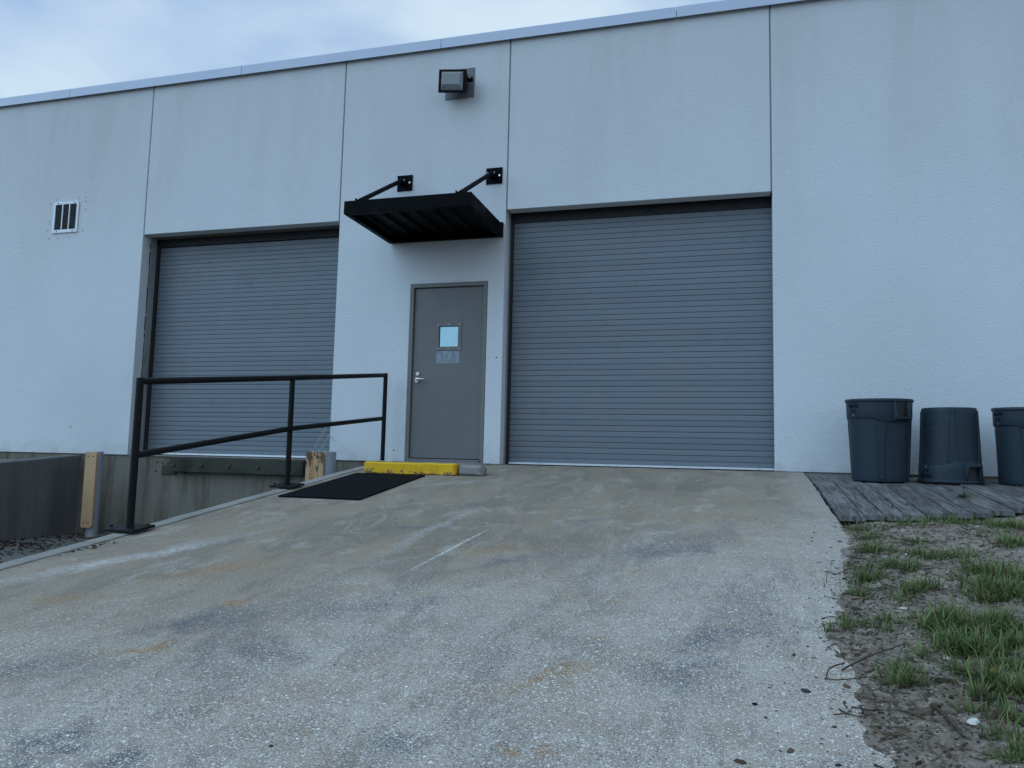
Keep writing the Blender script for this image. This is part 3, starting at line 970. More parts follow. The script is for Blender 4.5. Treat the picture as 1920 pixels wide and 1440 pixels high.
# ------------------------------------------------------------------ canopy over the door
cp = empty('door_canopy', (0.40, 0, 2.715), label='black flat metal canopy on two tie rods over the entry door', cat='canopy')
x0, x1, y1, zt = -0.752, 0.756, -1.245, 0.150
for nm, args in (('front_channel', (x0, x1, y1, y1 + 0.012, 0, zt)), ('side_channel', (x0, x0 + 0.012, y1 + 0.013, -0.02, 0, zt)),
                 ('side_channel', (x1 - 0.012, x1, y1 + 0.013, -0.02, 0, zt)), ('wall_channel', (x0 + 0.013, x1 - 0.013, -0.034, -0.022, 0.0, zt))):
    MB().box(*args).build(nm, M['canopy'], cp, 0.002)
for nm, args in (('front_flange', (x0 + 0.013, x1 - 0.013, y1 + 0.013, y1 + 0.065, 0.001, 0.010)), ('side_flange', (x0 + 0.013, x0 + 0.06, y1 + 0.066, -0.036, 0.001, 0.010)),
                 ('side_flange', (x1 - 0.06, x1 - 0.013, y1 + 0.066, -0.036, 0.001, 0.010)), ('wall_flange', (x0 + 0.061, x1 - 0.061, -0.085, -0.036, 0.001, 0.010))):
    MB().box(*args).build(nm, M['canopy'], cp)
# corrugated deck pan
prof = []
xx = x0 + 0.014
k = 0
while xx < x1 - 0.16:
    prof += [(xx, 0.108), (xx + 0.03, 0.108), (xx + 0.055, 0.070), (xx + 0.115, 0.070), (xx + 0.14, 0.108)]
    xx += 0.205
prof.append((x1 - 0.014, 0.108))
V = [(a, y1 + 0.014, b) for a, b in prof] + [(a, -0.036, b) for a, b in prof] + [(a, y1 + 0.014, b + 0.004) for a, b in prof] + [(a, -0.036, b + 0.004) for a, b in prof]
n = len(prof)
F = [(i, i + 1, n + i + 1, n + i) for i in range(n - 1)] + [(2 * n + i, 3 * n + i, 3 * n + i + 1, 2 * n + i + 1) for i in range(n - 1)]
MB().add(V, F).build('deck_pan', M['canopy'], cp)
for xc in (-0.582, 0.616):
    pl = MB().box(xc - 0.105, xc + 0.105, -0.012, -0.001, 0.688, 0.895).build('wall_plate', M['canopy'], cp, 0.002)
    for a, b in ((-0.07, 0.79), (0.07, 0.79)):
        MB().tube((xc + a, -0.012, b), (xc + a, -0.024, b), 0.013, 8).build('bolt', M['steel'], pl)
    MB().box(xc - 0.045, xc - 0.033, -0.13, -0.013, 0.755, 0.835).build('lug', M['canopy'], pl, 0.003)
    MB().box(xc + 0.005, xc + 0.017, -0.13, -0.013, 0.755, 0.835).build('lug', M['canopy'], pl, 0.003)
    MB().tube((xc - 0.06, -0.095, 0.797), (xc + 0.034, -0.095, 0.797), 0.013, 10).build('pin', M['steel'], pl)
    MB().tube((xc - 0.013, -0.060, 0.812), (xc - 0.013, -1.165, 0.172), 0.027, 14).build('tie_rod', M['canopy'], cp, smooth=True)
    MB().box(xc - 0.05, xc - 0.040, -1.22, -1.12, 0.151, 0.188).build('rod_lug', M['canopy'], cp, 0.003)
    MB().box(xc + 0.013, xc + 0.023, -1.22, -1.12, 0.151, 0.188).build('rod_lug', M['canopy'], cp, 0.003)
for xc in (x0 + 0.03, x1 - 0.03):
    MB().box(xc - 0.03, xc + 0.028, -0.055, -0.001, zt + 0.001, zt + 0.035).build('wall_clip', M['canopy'], cp, 0.003)

# ------------------------------------------------------------------ flood lamp
lp = empty('wall_lamp', (0.525, 0, 4.755), label='black wall flood lamp on a grey square plate above the canopy', cat='lamp')
MB().box(-0.195, 0.195, -0.010, -0.001, -0.195, 0.195).build('back_plate', M['lampplate'], lp, 0.002)
MB().box(-0.07, 0.11, -0.10, -0.011, -0.06, 0.10).build('junction_box', M['bronze'], lp, 0.01)
tilt = Matrix.Rotation(math.radians(13), 4, 'X') @ Matrix.Rotation(math.radians(6), 4, 'Y')


def tilt_box(V):
    return [tuple(tilt @ Vector(p) + Vector((-0.012, -0.20, -0.070))) for p in V]


hb = MB()
W_, H_ = 0.176, 0.134
V = [(-W_ * .85, 0.11, -H_ * .8), (W_ * .85, 0.11, -H_ * .8), (W_ * .85, 0.11, H_ * .85), (-W_ * .85, 0.11, H_ * .85),
     (-W_, -0.03, -H_), (W_, -0.03, -H_), (W_, -0.03, H_), (-W_, -0.03, H_)]
hb.add(tilt_box(V), [(0, 1, 2, 3), (0, 4, 5, 1), (1, 5, 6, 2), (2, 6, 7, 3), (3, 7, 4, 0), (4, 7, 6, 5)])
hb.build('housing', M['bronze'], lp, 0.02, True, 3)
rim = plate([-W_ - 0.004, -W_ + 0.028, W_ - 0.028, W_ + 0.004], [-H_ - 0.004, -H_ + 0.020, H_ - 0.020, H_ + 0.004], {(1, 1)}, -0.056, -0.031)
rim.v = tilt_box(rim.v)
rim.build('lens_frame', M['bronze'], lp, 0.006)
a, b = W_ - 0.030, H_ - 0.021
lv = [(-a, -0.050, -b), (a, -0.050, -b), (a, -0.050, b), (-a, -0.050, b), (-a + 0.03, -0.110, -b + 0.06), (a - 0.03, -0.110, -b + 0.06), (a - 0.03, -0.105, b - 0.03), (-a + 0.03, -0.105, b - 0.03)]
ln = MB().add(tilt_box(lv), [(0, 1, 5, 4), (1, 2, 6, 5), (2, 3, 7, 6), (3, 0, 4, 7), (4, 5, 6, 7), (0, 3, 2, 1)])
ln.build('lens', M['lens'], lp, 0.006)
MB().add(tilt_box([(-a * .8, -0.036, -b * .8), (a * .8, -0.036, -b * .8), (a * .8, -0.036, b * .8), (-a * .8, -0.036, b * .8)]), [(0, 1, 2, 3)]).build('reflector', M['steel'], lp)
MB().tube((0.15, -0.12, -0.02), (0.215, -0.12, -0.02), 0.032, 14).build('knuckle', M['bronze'], lp, 0.006, True)
MB().tube((0.180, -0.15, -0.01), (0.180, -0.162, -0.01), 0.012, 10).build('lock_screw', M['steel'], lp, smooth=True)

# ------------------------------------------------------------------ vent grille
vt = empty('vent_grille', (-5.582, 0, 3.410), label='white three-column vent grille high on the left wall', cat='vent')
cx_ = [-0.230, -0.190, -0.068, -0.050, 0.058, 0.076, 0.196, 0.230]
plate(cx_, [-0.232, -0.185, 0.195, 0.232], {(1, 1), (3, 1), (5, 1)}, -0.020, -0.001).build('frame', M['vent'], vt, 0.003)
MB().box(-0.2, 0.2, -0.004, -0.0015, -0.19, 0.2).build('backing', M['dark_gap'], vt)
for a, b in ((-0.190, -0.068), (-0.050, 0.058), (0.076, 0.196)):
    lo = MB()
    for k in range(19):
        z = -0.178 + k * 0.0198
        lo.add([(a + 0.001, -0.006, z + 0.010), (b - 0.001, -0.006, z + 0.010), (b - 0.001, -0.017, z), (a + 0.001, -0.017, z),
                (a + 0.001, -0.006, z + 0.0115), (b - 0.001, -0.006, z + 0.0115), (b - 0.001, -0.017, z + 0.0015), (a + 0.001, -0.017, z + 0.0015)],
               [(0, 1, 2, 3), (7, 6, 5, 4), (3, 2, 6, 7), (0, 4, 5, 1)])
    tag(lo.build('louvre', M['vent_dark'], vt), kind='stuff')
for xc in (-0.14, 0.15):
    for zc in (-0.208, 0.214):
        MB().tube((xc, -0.019, zc), (xc, -0.0225, zc), 0.010, 8).build('screw', M['vent_dark'], vt)
pm = MB()
for xc, zc in ((-0.31, 0.22), (-0.20, 0.28), (0.20, 0.28), (0.33, 0.28), (0.34, 0.22), (0.34, 0.10), (-0.30, -0.05), (-0.32, -0.18), (-0.28, -0.30), (-0.12, -0.31), (0.08, -0.31), (0.32, -0.22)):
    MB().tube((xc, -0.0005, zc), (xc, -0.003, zc), 0.009, 8).build('plugged_hole', M['lampplate'], vt)

# ------------------------------------------------------------------ handrail
hr = empty('handrail', (-0.253, -2.2, 0), label='black steel pipe handrail along the dock edge of the ramp', cat='handrail')
RY = [(-0.20 + 2.2, 1.012), (-2.27 + 2.2, 0.755), (-4.25 + 2.2, 0.518)]
zb = [ramp_z(-0.2) + 0.016, ramp_z(-2.27) + 0.016, ramp_z(-4.25) + 0.016]
PR = 0.0255
pth = [(0, RY[0][0], zb[0])] + [(0, RY[0][0], RY[0][1])]
# top rail with mitred corners forms the two end posts' heads
MB().path([(0, RY[0][0], RY[0][1] + 0.0), (0, RY[1][0], RY[1][1]), (0, RY[2][0], RY[2][1])], PR, 16).build('top_rail', M['black'], hr, smooth=True)
for (yy, zz), b in zip(RY, zb):
    po = MB().tube((0, yy, b + 0.016), (0, yy, zz + (0.024 if yy != RY[1][0] else -0.01)), PR * 1.02, 16).build('post', M['black'], hr, smooth=True)
    if b != zb[0]:
        bp = MB().box(-0.125, 0.125, yy - 0.105, yy + 0.105, b + 0.0, b + 0.018).build('base_plate', M['black'], hr, 0.003)
        for sx in (-0.09, 0.09):
            for sy in (-0.075, 0.075):
                MB().tube((sx, yy + sy, b + 0.018), (sx, yy + sy, b + 0.034), 0.012, 6).build('anchor_nut', M['black'], bp)
        for v in bp.data.vertices:      # follow the slope
            v.co.z += (v.co.y - yy) * 0.12
mids = [0.5 * (zz + b) for (yy, zz), b in zip(RY, zb)]
MB().path([(0, RY[0][0], mids[0] - 0.0), (0, RY[1][0], mids[1] + 0.03), (0, RY[2][0], mids[2] - 0.005)], PR * 0.96, 16).build('mid_rail', M['black'], hr, smooth=True)


# ------------------------------------------------------------------ guard posts of the dock
def bollard(xc, ztop, pw, label, mat, pr_, dx, zpl0):
    o = empty('bollard', (xc, -0.42, -1.14), label=label, cat='bollard', group='guard posts of the dock')
    h = ztop + 1.14
    MB().lathe([(pr_, 0), (pr_, h - 0.008), (pr_ - 0.007, h), (0.0, h)], 28).build('pipe', M['pipe'], o, smooth=True)
    p = MB()
    x0, x1 = dx - pw / 2, dx + pw / 2
    yb = -pr_ - 0.003
    yf = yb - 0.035
    c = 0.03
    z0, z1 = zpl0 + 1.14, h - 0.006
    prof = [(x0 + c, z0), (x1 - c, z0), (x1, z0 + c), (x1, z1 - c * .6), (x1 - c * .6, z1), (x0, z1), (x0, z0 + c * .3)]
    n = len(prof)
    p.add([(a, yf, b) for a, b in prof] + [(a, yb, b) for a, b in prof],
          [tuple(range(n)), tuple(range(2 * n - 1, n - 1, -1))] + [(i, n + i, n + (i + 1) % n, (i + 1) % n) for i in range(n)])
    gp = p.build('guard_plate', mat, o, 0.004)
    for a in (-0.04, 0.035):
        for b in (z0 + 0.07, z1 - 0.06):
            MB().tube((a + dx, yf, b), (a + dx, yf - 0.006, b), 0.008, 8).build('bolt', M['rust'], gp)
    MB().lathe([(pr_ + 0.04, 0.0), (pr_ + 0.04, 0.012), (pr_ + 0.01, 0.02), (pr_ - 0.001, 0.02)], 24).build('foot', M['rust'], o)
    return o


bollard(-4.290, -0.004, 0.178, 'tall grey guard post with a clean tan plate by the retaining wall', M['tan'], 0.075, 0.008, -1.0)
bollard(-0.885, 0.062, 0.235, 'grey guard post with a rust-streaked tan plate beside the handrail', M['tan_rusty'], 0.112, -0.075, -0.98)

# chain hanging between the rusty post and the door jamb
ch = empty('chain', (-0.98, -0.45, 0.06), label='double strand of thin steel chain from the rusty post to the dock door jamb', cat='chain')


def chain_strand(a, b, sag):
    a, b = Vector(a), Vector(b)
    L = (b - a).length
    nl = int(L / 0.030)
    for i in range(nl):
        t = (i + 0.5) / nl
        p = a.lerp(b, t) + Vector((0, 0, -sag * 4 * t * (1 - t)))
        t2 = t + 0.01
        q = a.lerp(b, t2) + Vector((0, 0, -sag * 4 * t2 * (1 - t2)))
        dd = (q - p).normalized()
        rot = dd.to_track_quat('X', 'Z').to_matrix().to_4x4() @ Matrix.Rotation((PI / 2) * (i % 2), 4, 'X')
        o = link('link', chain_me, M['pipe'], ch)
        o.matrix_local = Matrix.Translation(p) @ rot


mb = MB()
pts = []
for k in range(12):
    t = 2 * PI * k / 12
    pts.append(((0.013 if math.cos(t) > 0 else -0.013) + 0.008 * math.cos(t), 0.009 * math.sin(t), 0))
ring = []
for i, p in enumerate(pts):
    p = Vector(p)
    nxt, prv = Vector(pts[(i + 1) % 12]), Vector(pts[i - 1])
    tg = (nxt - prv).normalized()
    sdv = tg.cross(Vector((0, 0, 1)))
    ring.append([p + (sdv * math.cos(a) + Vector((0, 0, 1)) * math.sin(a)) * 0.0034 for a in (0, PI / 2, PI, 3 * PI / 2)])
for i in range(12):
    mb.v += [tuple(q) for q in ring[i]]
for i in range(12):
    for j in range(4):
        mb.f.append((i * 4 + j, i * 4 + (j + 1) % 4, ((i + 1) % 12) * 4 + (j + 1) % 4, ((i + 1) % 12) * 4 + j))
tmp = mb.build('link', M['pipe'], ch, smooth=True)
chain_me = tmp.data
tmp.location = (0, -0.02, 0.0)
chain_strand((-0.02, -0.10, 0.0), (-0.13, 0.475, 0.44), 0.015)
chain_strand((0.065, -0.10, 0.0), (-0.13, 0.475, 0.22), 0.015)

# ------------------------------------------------------------------ mat, yellow block, stone
mt = MB()
V, F = [], []
nx, ny = 20, 30
for j in range(ny + 1):
    for i in range(nx + 1):
        x = -0.045 + 0.795 * i / nx
        y = -2.74 + 1.47 * j / ny
        e = 0.004 * N(x, y, 3, 1)
        V.append((x, y, ramp_z(y) + 0.014 + max(0, e)))
F = [(j * (nx + 1) + i, j * (nx + 1) + i + 1, (j + 1) * (nx + 1) + i + 1, (j + 1) * (nx + 1) + i) for j in range(ny) for i in range(nx)]
rg = list(range(nx + 1)) + [j * (nx + 1) + nx for j in range(1, ny + 1)] + [ny * (nx + 1) + i for i in range(nx - 1, -1, -1)] + [j * (nx + 1) for j in range(ny - 1, 0, -1)]
n0 = len(V)
V += [(V[i][0], V[i][1], V[i][2] - 0.02) for i in rg]
F += [(rg[a], n0 + a, n0 + (a + 1) % len(rg), rg[(a + 1) % len(rg)]) for a in range(len(rg))]
tag(mt.add(V, F).build('door_mat', M['mat']), 'large black rubber mat lying on the ramp before the yellow block', 'mat')


def rough_block(name, x0, x1, y0, y1, z0, h, mat, amp, seed, chamf=0.014):
    bm = bmesh.new()
    bmesh.ops.create_cube(bm, size=1)
    for v in bm.verts:
        v.co = Vector(((v.co.x) * (x1 - x0), v.co.y * (y1 - y0), (v.co.z + 0.5) * h))
    bmesh.ops.bevel(bm, geom=list(bm.edges), offset=chamf, segments=2, affect='EDGES')
    bmesh.ops.subdivide_edges(bm, edges=[e for e in bm.edges if e.calc_length() > 0.06], cuts=int((x1 - x0) / 0.04), use_grid_fill=True)
    for v in bm.verts:
        q = v.co
        nn = Vector((mnoise.noise(q * 9 + Vector((seed, 0, 0))), mnoise.noise(q * 9 + Vector((0, seed, 3))), mnoise.noise(q * 7 + Vector((5, 0, seed)))))
        v.co += nn * amp
        if v.co.z < 0.03: v.co.z -= 0.012
    for f in bm.faces: f.smooth = True
    me = bpy.data.meshes.new(name)
    bm.to_mesh(me); bm.free()
    o = link(name, me, mat)
    o.location = ((x0 + x1) / 2, (y0 + y1) / 2, z0)
    return o


zb_ = ramp_z(-1.17)
o = rough_block('wheel_stop', -0.002, 1.062, -1.19, -1.03, zb_ + 0.003, 0.122, M['yellow'], 0.006, 3)
tag(o, 'yellow painted concrete block in front of the entry door, chipped along its foot', 'block')
o = rough_block('stone_block', 1.078, 1.345, -1.18, -1.02, zb_ + 0.004, 0.108, M['stone'], 0.012, 8, 0.022)
tag(o, 'small rough grey stone at the end of the yellow block', 'stone')

# ------------------------------------------------------------------ plank deck under the bins
DS, DZ = (0.0, 1.0, 1.9, 2.8, 4.0), (-0.082, -0.138, -0.240, -0.350, -0.49)


def deck_z(x, y):
    return float(np.interp(-y, DS, DZ)) + 0.012 * min(1, max(0, (x - 5.0) / 1.0)) * min(1, -y / 1.5)


dk = empty('plank_deck', (5.8, -1.2, -0.15), label='low deck of weathered grey planks under the grey bins', cat='deck')
x = 4.582
k = 0
while x < 7.6:
    w = rnd.choice((0.135, 0.145, 0.18, 0.19))
    fy = float(np.interp(x, (4.58, 4.75, 4.95, 5.15, 5.2, 5.5, 6.0, 7.6), (-2.66, -2.62, -2.57, -2.50, -2.44, -2.40, -2.05, -2.0))) + rnd.uniform(-0.03, 0.03)
    by = -0.10 + rnd.uniform(-0.06, 0.02)
    gap = rnd.uniform(0.010, 0.017)
    th = 0.036
    lift = rnd.uniform(-0.006, 0.006)
    cup = rnd.uniform(-0.004, 0.006)
    curl = rnd.uniform(0.0, 0.02)
    V, F = [], []
    n = 16
    sk0, sk1 = rnd.uniform(-0.012, 0.012), rnd.uniform(-0.012, 0.012)
    for i in range(n + 1):
        t = i / n
        y = by + (fy - by) * t
        z = deck_z(x, y) + lift + curl * max(0, t - 0.75) * 2
        eL = 0.003 * mnoise.noise(Vector((y * 5, k * 3.3, 0)))
        eR = 0.003 * mnoise.noise(Vector((y * 5, k * 3.3, 9)))
        dy = (sk0 if i == 0 else sk1 if i == n else 0)
        V += [(x + eL, y, z - th), (x + eL, y, z - 0.005), (x + 0.006 + eL, y, z), (x + w / 2, y + dy * .5, z - cup), (x + w - gap - 0.006 + eR, y + dy, z), (x + w - gap + eR, y + dy, z - 0.005), (x + w - gap + eR, y + dy, z - th)]
    for i in range(n):
        for j in range(7):
            F.append((i * 7 + j, i * 7 + (j + 1) % 7, (i + 1) * 7 + (j + 1) % 7, (i + 1) * 7 + j))
    F += [tuple(range(6, -1, -1)), tuple(n * 7 + j for j in range(7))]
    pm_ = MB().add([(a - 5.8, b + 1.2, c + 0.15) for a, b, c in V], F).build('plank', M['wood'], dk)
    for yy in (-0.35, -1.3, -2.05):
        for dx in (0.03, w - gap - 0.03):
            if yy > fy:
                pass
    x += w
    k += 1
for yy in (-0.3, -1.25, -1.9):
    zz = deck_z(4.7, yy) - 0.045
    MB().box(4.60 - 5.8, 7.5 - 5.8, yy - 0.02 + 1.2, yy + 0.02 + 1.2, zz - 0.09 + 0.15, zz + 0.15).build('joist', M['wood'], dk)


# ------------------------------------------------------------------ bins
def text_mesh(txt, size, bold=0.0):
    cu = bpy.data.curves.new('txt', 'FONT')
    cu.body = txt
    cu.size = size
    cu.align_x = 'CENTER'
    cu.align_y = 'CENTER'
    cu.offset = bold
    o = bpy.data.objects.new('txt', cu)
    col.objects.link(o)
    dg = bpy.context.evaluated_depsgraph_get()
    me = bpy.data.meshes.new_from_object(o.evaluated_get(dg))
    vs_ = [tuple(v.co) for v in me.vertices]
    fs_ = [tuple(p.vertices) for p in me.polygons]
    bpy.data.objects.remove(o)
    bpy.data.curves.remove(cu)
    return vs_, fs_


def wrap(vs_, rad_at, ang, z0):
    out = []
    for a, b, _ in vs_:
        rr = rad_at(z0 + b)
        t = ang + a / rr
        out.append((rr * math.cos(t), rr * math.sin(t), z0 + b))
    return out


def trash_bin(loc, H, RT, RB, hang, label, inverted=False, tilt_x=0.0, marks=True):
    """round tapered bin: H height, RT / RB radius at rim and bottom, hang direction of one handle"""
    o = empty('trash_bin', loc, 0, label, 'trash bin', 'grey round plastic bins on the deck')
    o.rotation_euler = (tilt_x + (PI if inverted else 0), 0, 0)
    if inverted:
        o.location.z += H * math.cos(tilt_x)
    r_at = lambda z: RB + (RT - 0.022 - RB) * z / H
    zc = H * 0.765                       # lower edge of the collar
    n = 96
    # wall of the body, with a rounded foot and an inner face
    prof = [(0.0, 0.012), (RB - 0.03, 0.010), (RB - 0.012, 0.0), (RB - 0.003, 0.004), (r_at(0.02), 0.022)]
    prof += [(r_at(z), z) for z in np.linspace(0.05, H - 0.03, 12)]
    prof += [(r_at(H) - 0.001, H - 0.006), (r_at(H) - 0.006, H - 0.004)]
    prof += [(r_at(z) - 0.008, z) for z in np.linspace(H - 0.03, 0.03, 8)] + [(0.0, 0.022)]
    MB().lathe(prof, n).build('body', M['bin'], o, smooth=True)
    # rolled rim
    rp = [(r_at(H) - 0.004, H - 0.028), (RT - 0.004, H - 0.030), (RT, H - 0.024), (RT, H - 0.008), (RT - 0.006, H), (r_at(H) - 0.004, H), (r_at(H) - 0.010, H - 0.006)]
    MB().lathe(rp, n).build('rim', M['bin'], o, smooth=True)
    # collar with a lower edge that dips beside the handles, and strap ribs running down from it
    V, F = [], []
    zt = H - 0.031
    def wrapd(t): return (t + PI) % (2 * PI) - PI
    for k in range(n):
        t = 2 * PI * k / n
        dmin = min(abs(wrapd(t - hang)), abs(wrapd(t - hang - PI)))
        dip = 0.0
        sm_ = lambda a, b, v: (lambda q: q * q * (3 - 2 * q))(min(1, max(0, (v - a) / (b - a))))
        dip = 0.035 * (1 - sm_(0.55, 0.95, dmin))
        zl = zc - dip
        off = 0.013
        for z, e in ((zl - 0.004, 0.0), (zl, off - 0.003), (zl + 0.006, off), ((zl + zt) / 2, off), (zt, off - 0.001), (zt, 0.0)):
            rr = r_at(z) + e + 0.0005
            V.append((rr * math.cos(t), rr * math.sin(t), z))
    for k in range(n):
        k2 = (k + 1) % n
        for j in range(5):
            F.append((k * 6 + j, k2 * 6 + j, k2 * 6 + j + 1, k * 6 + j + 1))
    MB().add(V, F).build('collar', M['bin'], o, smooth=True)
    for base in (hang, hang + PI):
        for da in (-0.62, 0.62):
            a0 = base + da
            V, F = [], []
            m_ = 10
            for i in range(m_ + 1):
                z = 0.03 + (zc - 0.030 - 0.03) * i / m_
                hw = 0.022 + 0.028 * (i / m_) ** 3 + 0.004 * (i / m_)
                e = 0.010
                for q, ee in ((-1, 0.0), (-0.86, e), (-0.4, e), (0.4, e), (0.86, e), (1, 0.0)):
                    rr = r_at(z) + ee + (0.0008 if ee == 0 else 0)
                    t = a0 + q * hw / rr
                    V.append((rr * math.cos(t), rr * math.sin(t), z))
            for i in range(m_):
                for j in range(5):
                    F.append((i * 6 + j, i * 6 + j + 1, (i + 1) * 6 + j + 1, (i + 1) * 6 + j))
            F.append(tuple(range(5, -1, -1)))
            MB().add(V, F).build('rib', M['bin'], o, smooth=True)
        # handle: two slanting cheeks, a grip bar and a dark sheet painting the shade behind
        rot = Matrix.Rotation(base, 4, 'Z')
        rw_ = r_at(zc)
        hw = 0.078
        hd = MB()
        r_top, r_out = RT - 0.004, RT + 0.030
        for sx in (-1, 1):
            y0_, y1_ = sx * hw, sx * (hw - 0.014)
            pr = [(rw_ + 0.004, zc - 0.028), (r_out - 0.004, zc - 0.012), (r_out, zc + 0.012), (r_top + 0.004, H - 0.033), (r_at(H) - 0.012, H - 0.033), (rw_ - 0.004, zc + 0.02)]
            m6 = len(pr)
            vv = [tuple(rot @ Vector((a, y0_, b))) for a, b in pr] + [tuple(rot @ Vector((a, y1_, b))) for a, b in pr]
            hd.add(vv, [tuple(range(m6)), tuple(range(2 * m6 - 1, m6 - 1, -1))] + [(i, m6 + i, m6 + (i + 1) % m6, (i + 1) % m6) for i in range(m6)])
        pr = [(rw_ + 0.010, zc - 0.026), (r_out - 0.003, zc - 0.011), (r_out + 0.001, zc + 0.011), (r_out - 0.022, zc + 0.013), (rw_ + 0.012, zc - 0.004)]
        m6 = len(pr)
        h2 = hw - 0.0145
        vv = [tuple(rot @ Vector((a, -h2, b))) for a, b in pr] + [tuple(rot @ Vector((a, h2, b))) for a, b in pr]
        hd.add(vv, [tuple(range(m6)), tuple(range(2 * m6 - 1, m6 - 1, -1))] + [(i, m6 + i, m6 + (i + 1) % m6, (i + 1) % m6) for i in range(m6)])
        hn = hd.build('handle', M['bin'], o, 0.003, True)
        rp_ = r_at(H * 0.88) + 0.0155
        V, F = [], []
        for i in range(9):
            t = base + (-1 + 2 * i / 8) * (hw - 0.016) / rp_
            for z in (zc + 0.016, H - 0.034):
                rr = r_at(z) + 0.0142
                V.append((rr * math.cos(t), rr * math.sin(t), z))
        F = [(2 * i, 2 * i + 2, 2 * i + 3, 2 * i + 1) for i in range(8)]
        MB().add(V, F).build('pocket_shade', M['dark_gap'], hn)
    # moulded print between the handles
    if marks:
        col_r = lambda z: r_at(z) + 0.0142
        for da in (-PI / 2, PI / 2):
            v, f = text_mesh('BRUTE', 0.046, 0.0016)
            v = [(a * 1.0, b, 0) for a, b, c in v]
            zt_ = H * 0.90 + 0.005
            MB().add(wrap(v, col_r, hang + da, zt_), f).build('lettering', M['print'], o)
            bx = plate([-0.03, -0.022, 0.022, 0.03], [-0.014, -0.008, 0.004, 0.014], {(1, 1)}, 0, 0.0)
            vv = [(a, c, 0) for a, b, c in bx.v][:16]
            ff = [f_ for f_ in bx.f if max(f_) < 16]
            MB().add(wrap(vv, col_r, hang + da, zt_ - 0.046), ff).build('emblem', M['print'], o)
            MB().add(wrap([(-0.002, -0.008, 0), (0.002, -0.008, 0), (0.002, 0.008, 0), (-0.002, 0.008, 0)], col_r, hang + da, zt_ - 0.084), [(0, 1, 2, 3)]).build('tally_mark', M['vent'], o)
    return o


def deck_seat(x, y): return deck_z(x, y) + 0.006


trash_bin((5.222, -0.52, deck_seat(5.22, -0.52)), 0.795, 0.308, 0.252, math.radians(-60), 'tall upright grey bin, nearest the large rolling door', tilt_x=0.030)
trash_bin((5.842, -0.52, deck_seat(5.84, -0.52)), 0.712, 0.282, 0.236, math.radians(62), 'upside-down grey bin standing on its rim between two upright bins', inverted=True, tilt_x=0.02)
trash_bin((6.492, -0.52, deck_seat(6.49, -0.52)), 0.715, 0.284, 0.238, math.radians(-74), 'upright grey bin cut off by the right edge of the picture', tilt_x=0.030)


# ------------------------------------------------------------------ grass, weeds and litter
class Cloud:
    """many small faces with a colour each, joined into one mesh"""

    def __init__(self):
        self.v, self.f, self.c = [], [], []

    def blade(self, p, az, L, w, lean, curve, c1, c2):
        dx, dy = math.cos(az), math.sin(az)
        px, py = -dy, dx
        n0 = len(self.v)
        x, y, z = p
        ang = lean
        segs = 3
        for i in range(segs + 1):
            t = i / segs
            ww = w * (1 - t ** 1.6) * (0.7 + 0.6 * min(1, 2 * t))
            cc = [a + (b - a) * t for a, b in zip(c1, c2)]
            if i < segs:
                self.v += [(x - px * ww / 2, y - py * ww / 2, z), (x + px * ww / 2, y + py * ww / 2, z)]
                self.c += [cc, cc]
            else:
                self.v.append((x, y, z)); self.c.append(cc)
            st = L / segs
            x += dx * math.sin(ang) * st; y += dy * math.sin(ang) * st; z += math.cos(ang) * st
            ang += curve / segs
        self.f += [(n0, n0 + 1, n0 + 3, n0 + 2), (n0 + 2, n0 + 3, n0 + 5, n0 + 4), (n0 + 4, n0 + 5, n0 + 6)]

    def shard(self, p, az, L, W, H, c, tilt=0.0):
        n0 = len(self.v)
        ca, sa = math.cos(az), math.sin(az)
        pts = [(-L, -W * .4), (-L * .5, -W), (L * .6, -W * .8), (L, W * .2), (L * .3, W), (-L * .7, W * .7)]
        for h, s in ((0, 1.0), (H, 0.75)):
            for a, b in pts:
                a, b = a * s * rnd.uniform(.8, 1.1), b * s * rnd.uniform(.8, 1.1)
                self.v.append((p[0] + a * ca - b * sa, p[1] + a * sa + b * ca, p[2] + h + a * tilt))
                k = rnd.uniform(0.85, 1.12)
                self.c.append([q * k for q in c])
        self.f += [(n0 + i, n0 + (i + 1) % 6, n0 + 6 + (i + 1) % 6, n0 + 6 + i) for i in range(6)] + [tuple(n0 + 6 + i for i in range(6))]

    def twig(self, pts, rad, c):
        if len(pts) > 3 or True:      # rounded off
            P = [Vector(p) for p in pts]
            P = [P[0]] + P + [P[-1]]
            out = []
            for i in range(1, len(P) - 2):
                for q in range(4):
                    t = q / 4
                    a, b, c_, e = P[i - 1], P[i], P[i + 1], P[i + 2]
                    out.append(0.5 * ((2 * b) + (c_ - a) * t + (2 * a - 5 * b + 4 * c_ - e) * t * t + (3 * b - a - 3 * c_ + e) * t ** 3))
            pts = [o + Vector((rnd.gauss(0, 1), rnd.gauss(0, 1), 0)) * 0.0015 for o in out] + [P[-1]]
        mb = MB().path(pts, [rad * (1 - 0.5 * i / (len(pts) - 1)) for i in range(len(pts))], 5)
        n0 = len(self.v)
        self.v += mb.v
        self.f += [tuple(i + n0 for i in f) for f in mb.f]
        for _ in mb.v:
            k = rnd.uniform(0.8, 1.2)
            self.c.append([q * k for q in c])

    def build(self, name, mat, parent=None):
        me = bpy.data.meshes.new(name)
        me.from_pydata(self.v, [], self.f)
        at = me.color_attributes.new('Col', 'FLOAT_COLOR', 'POINT')
        arr = np.ones((len(self.v), 4), dtype=np.float32)
        arr[:, :3] = np.array(self.c, dtype=np.float32)
        at.data.foreach_set('color', arr.ravel())
        return link(name, me, mat, parent)


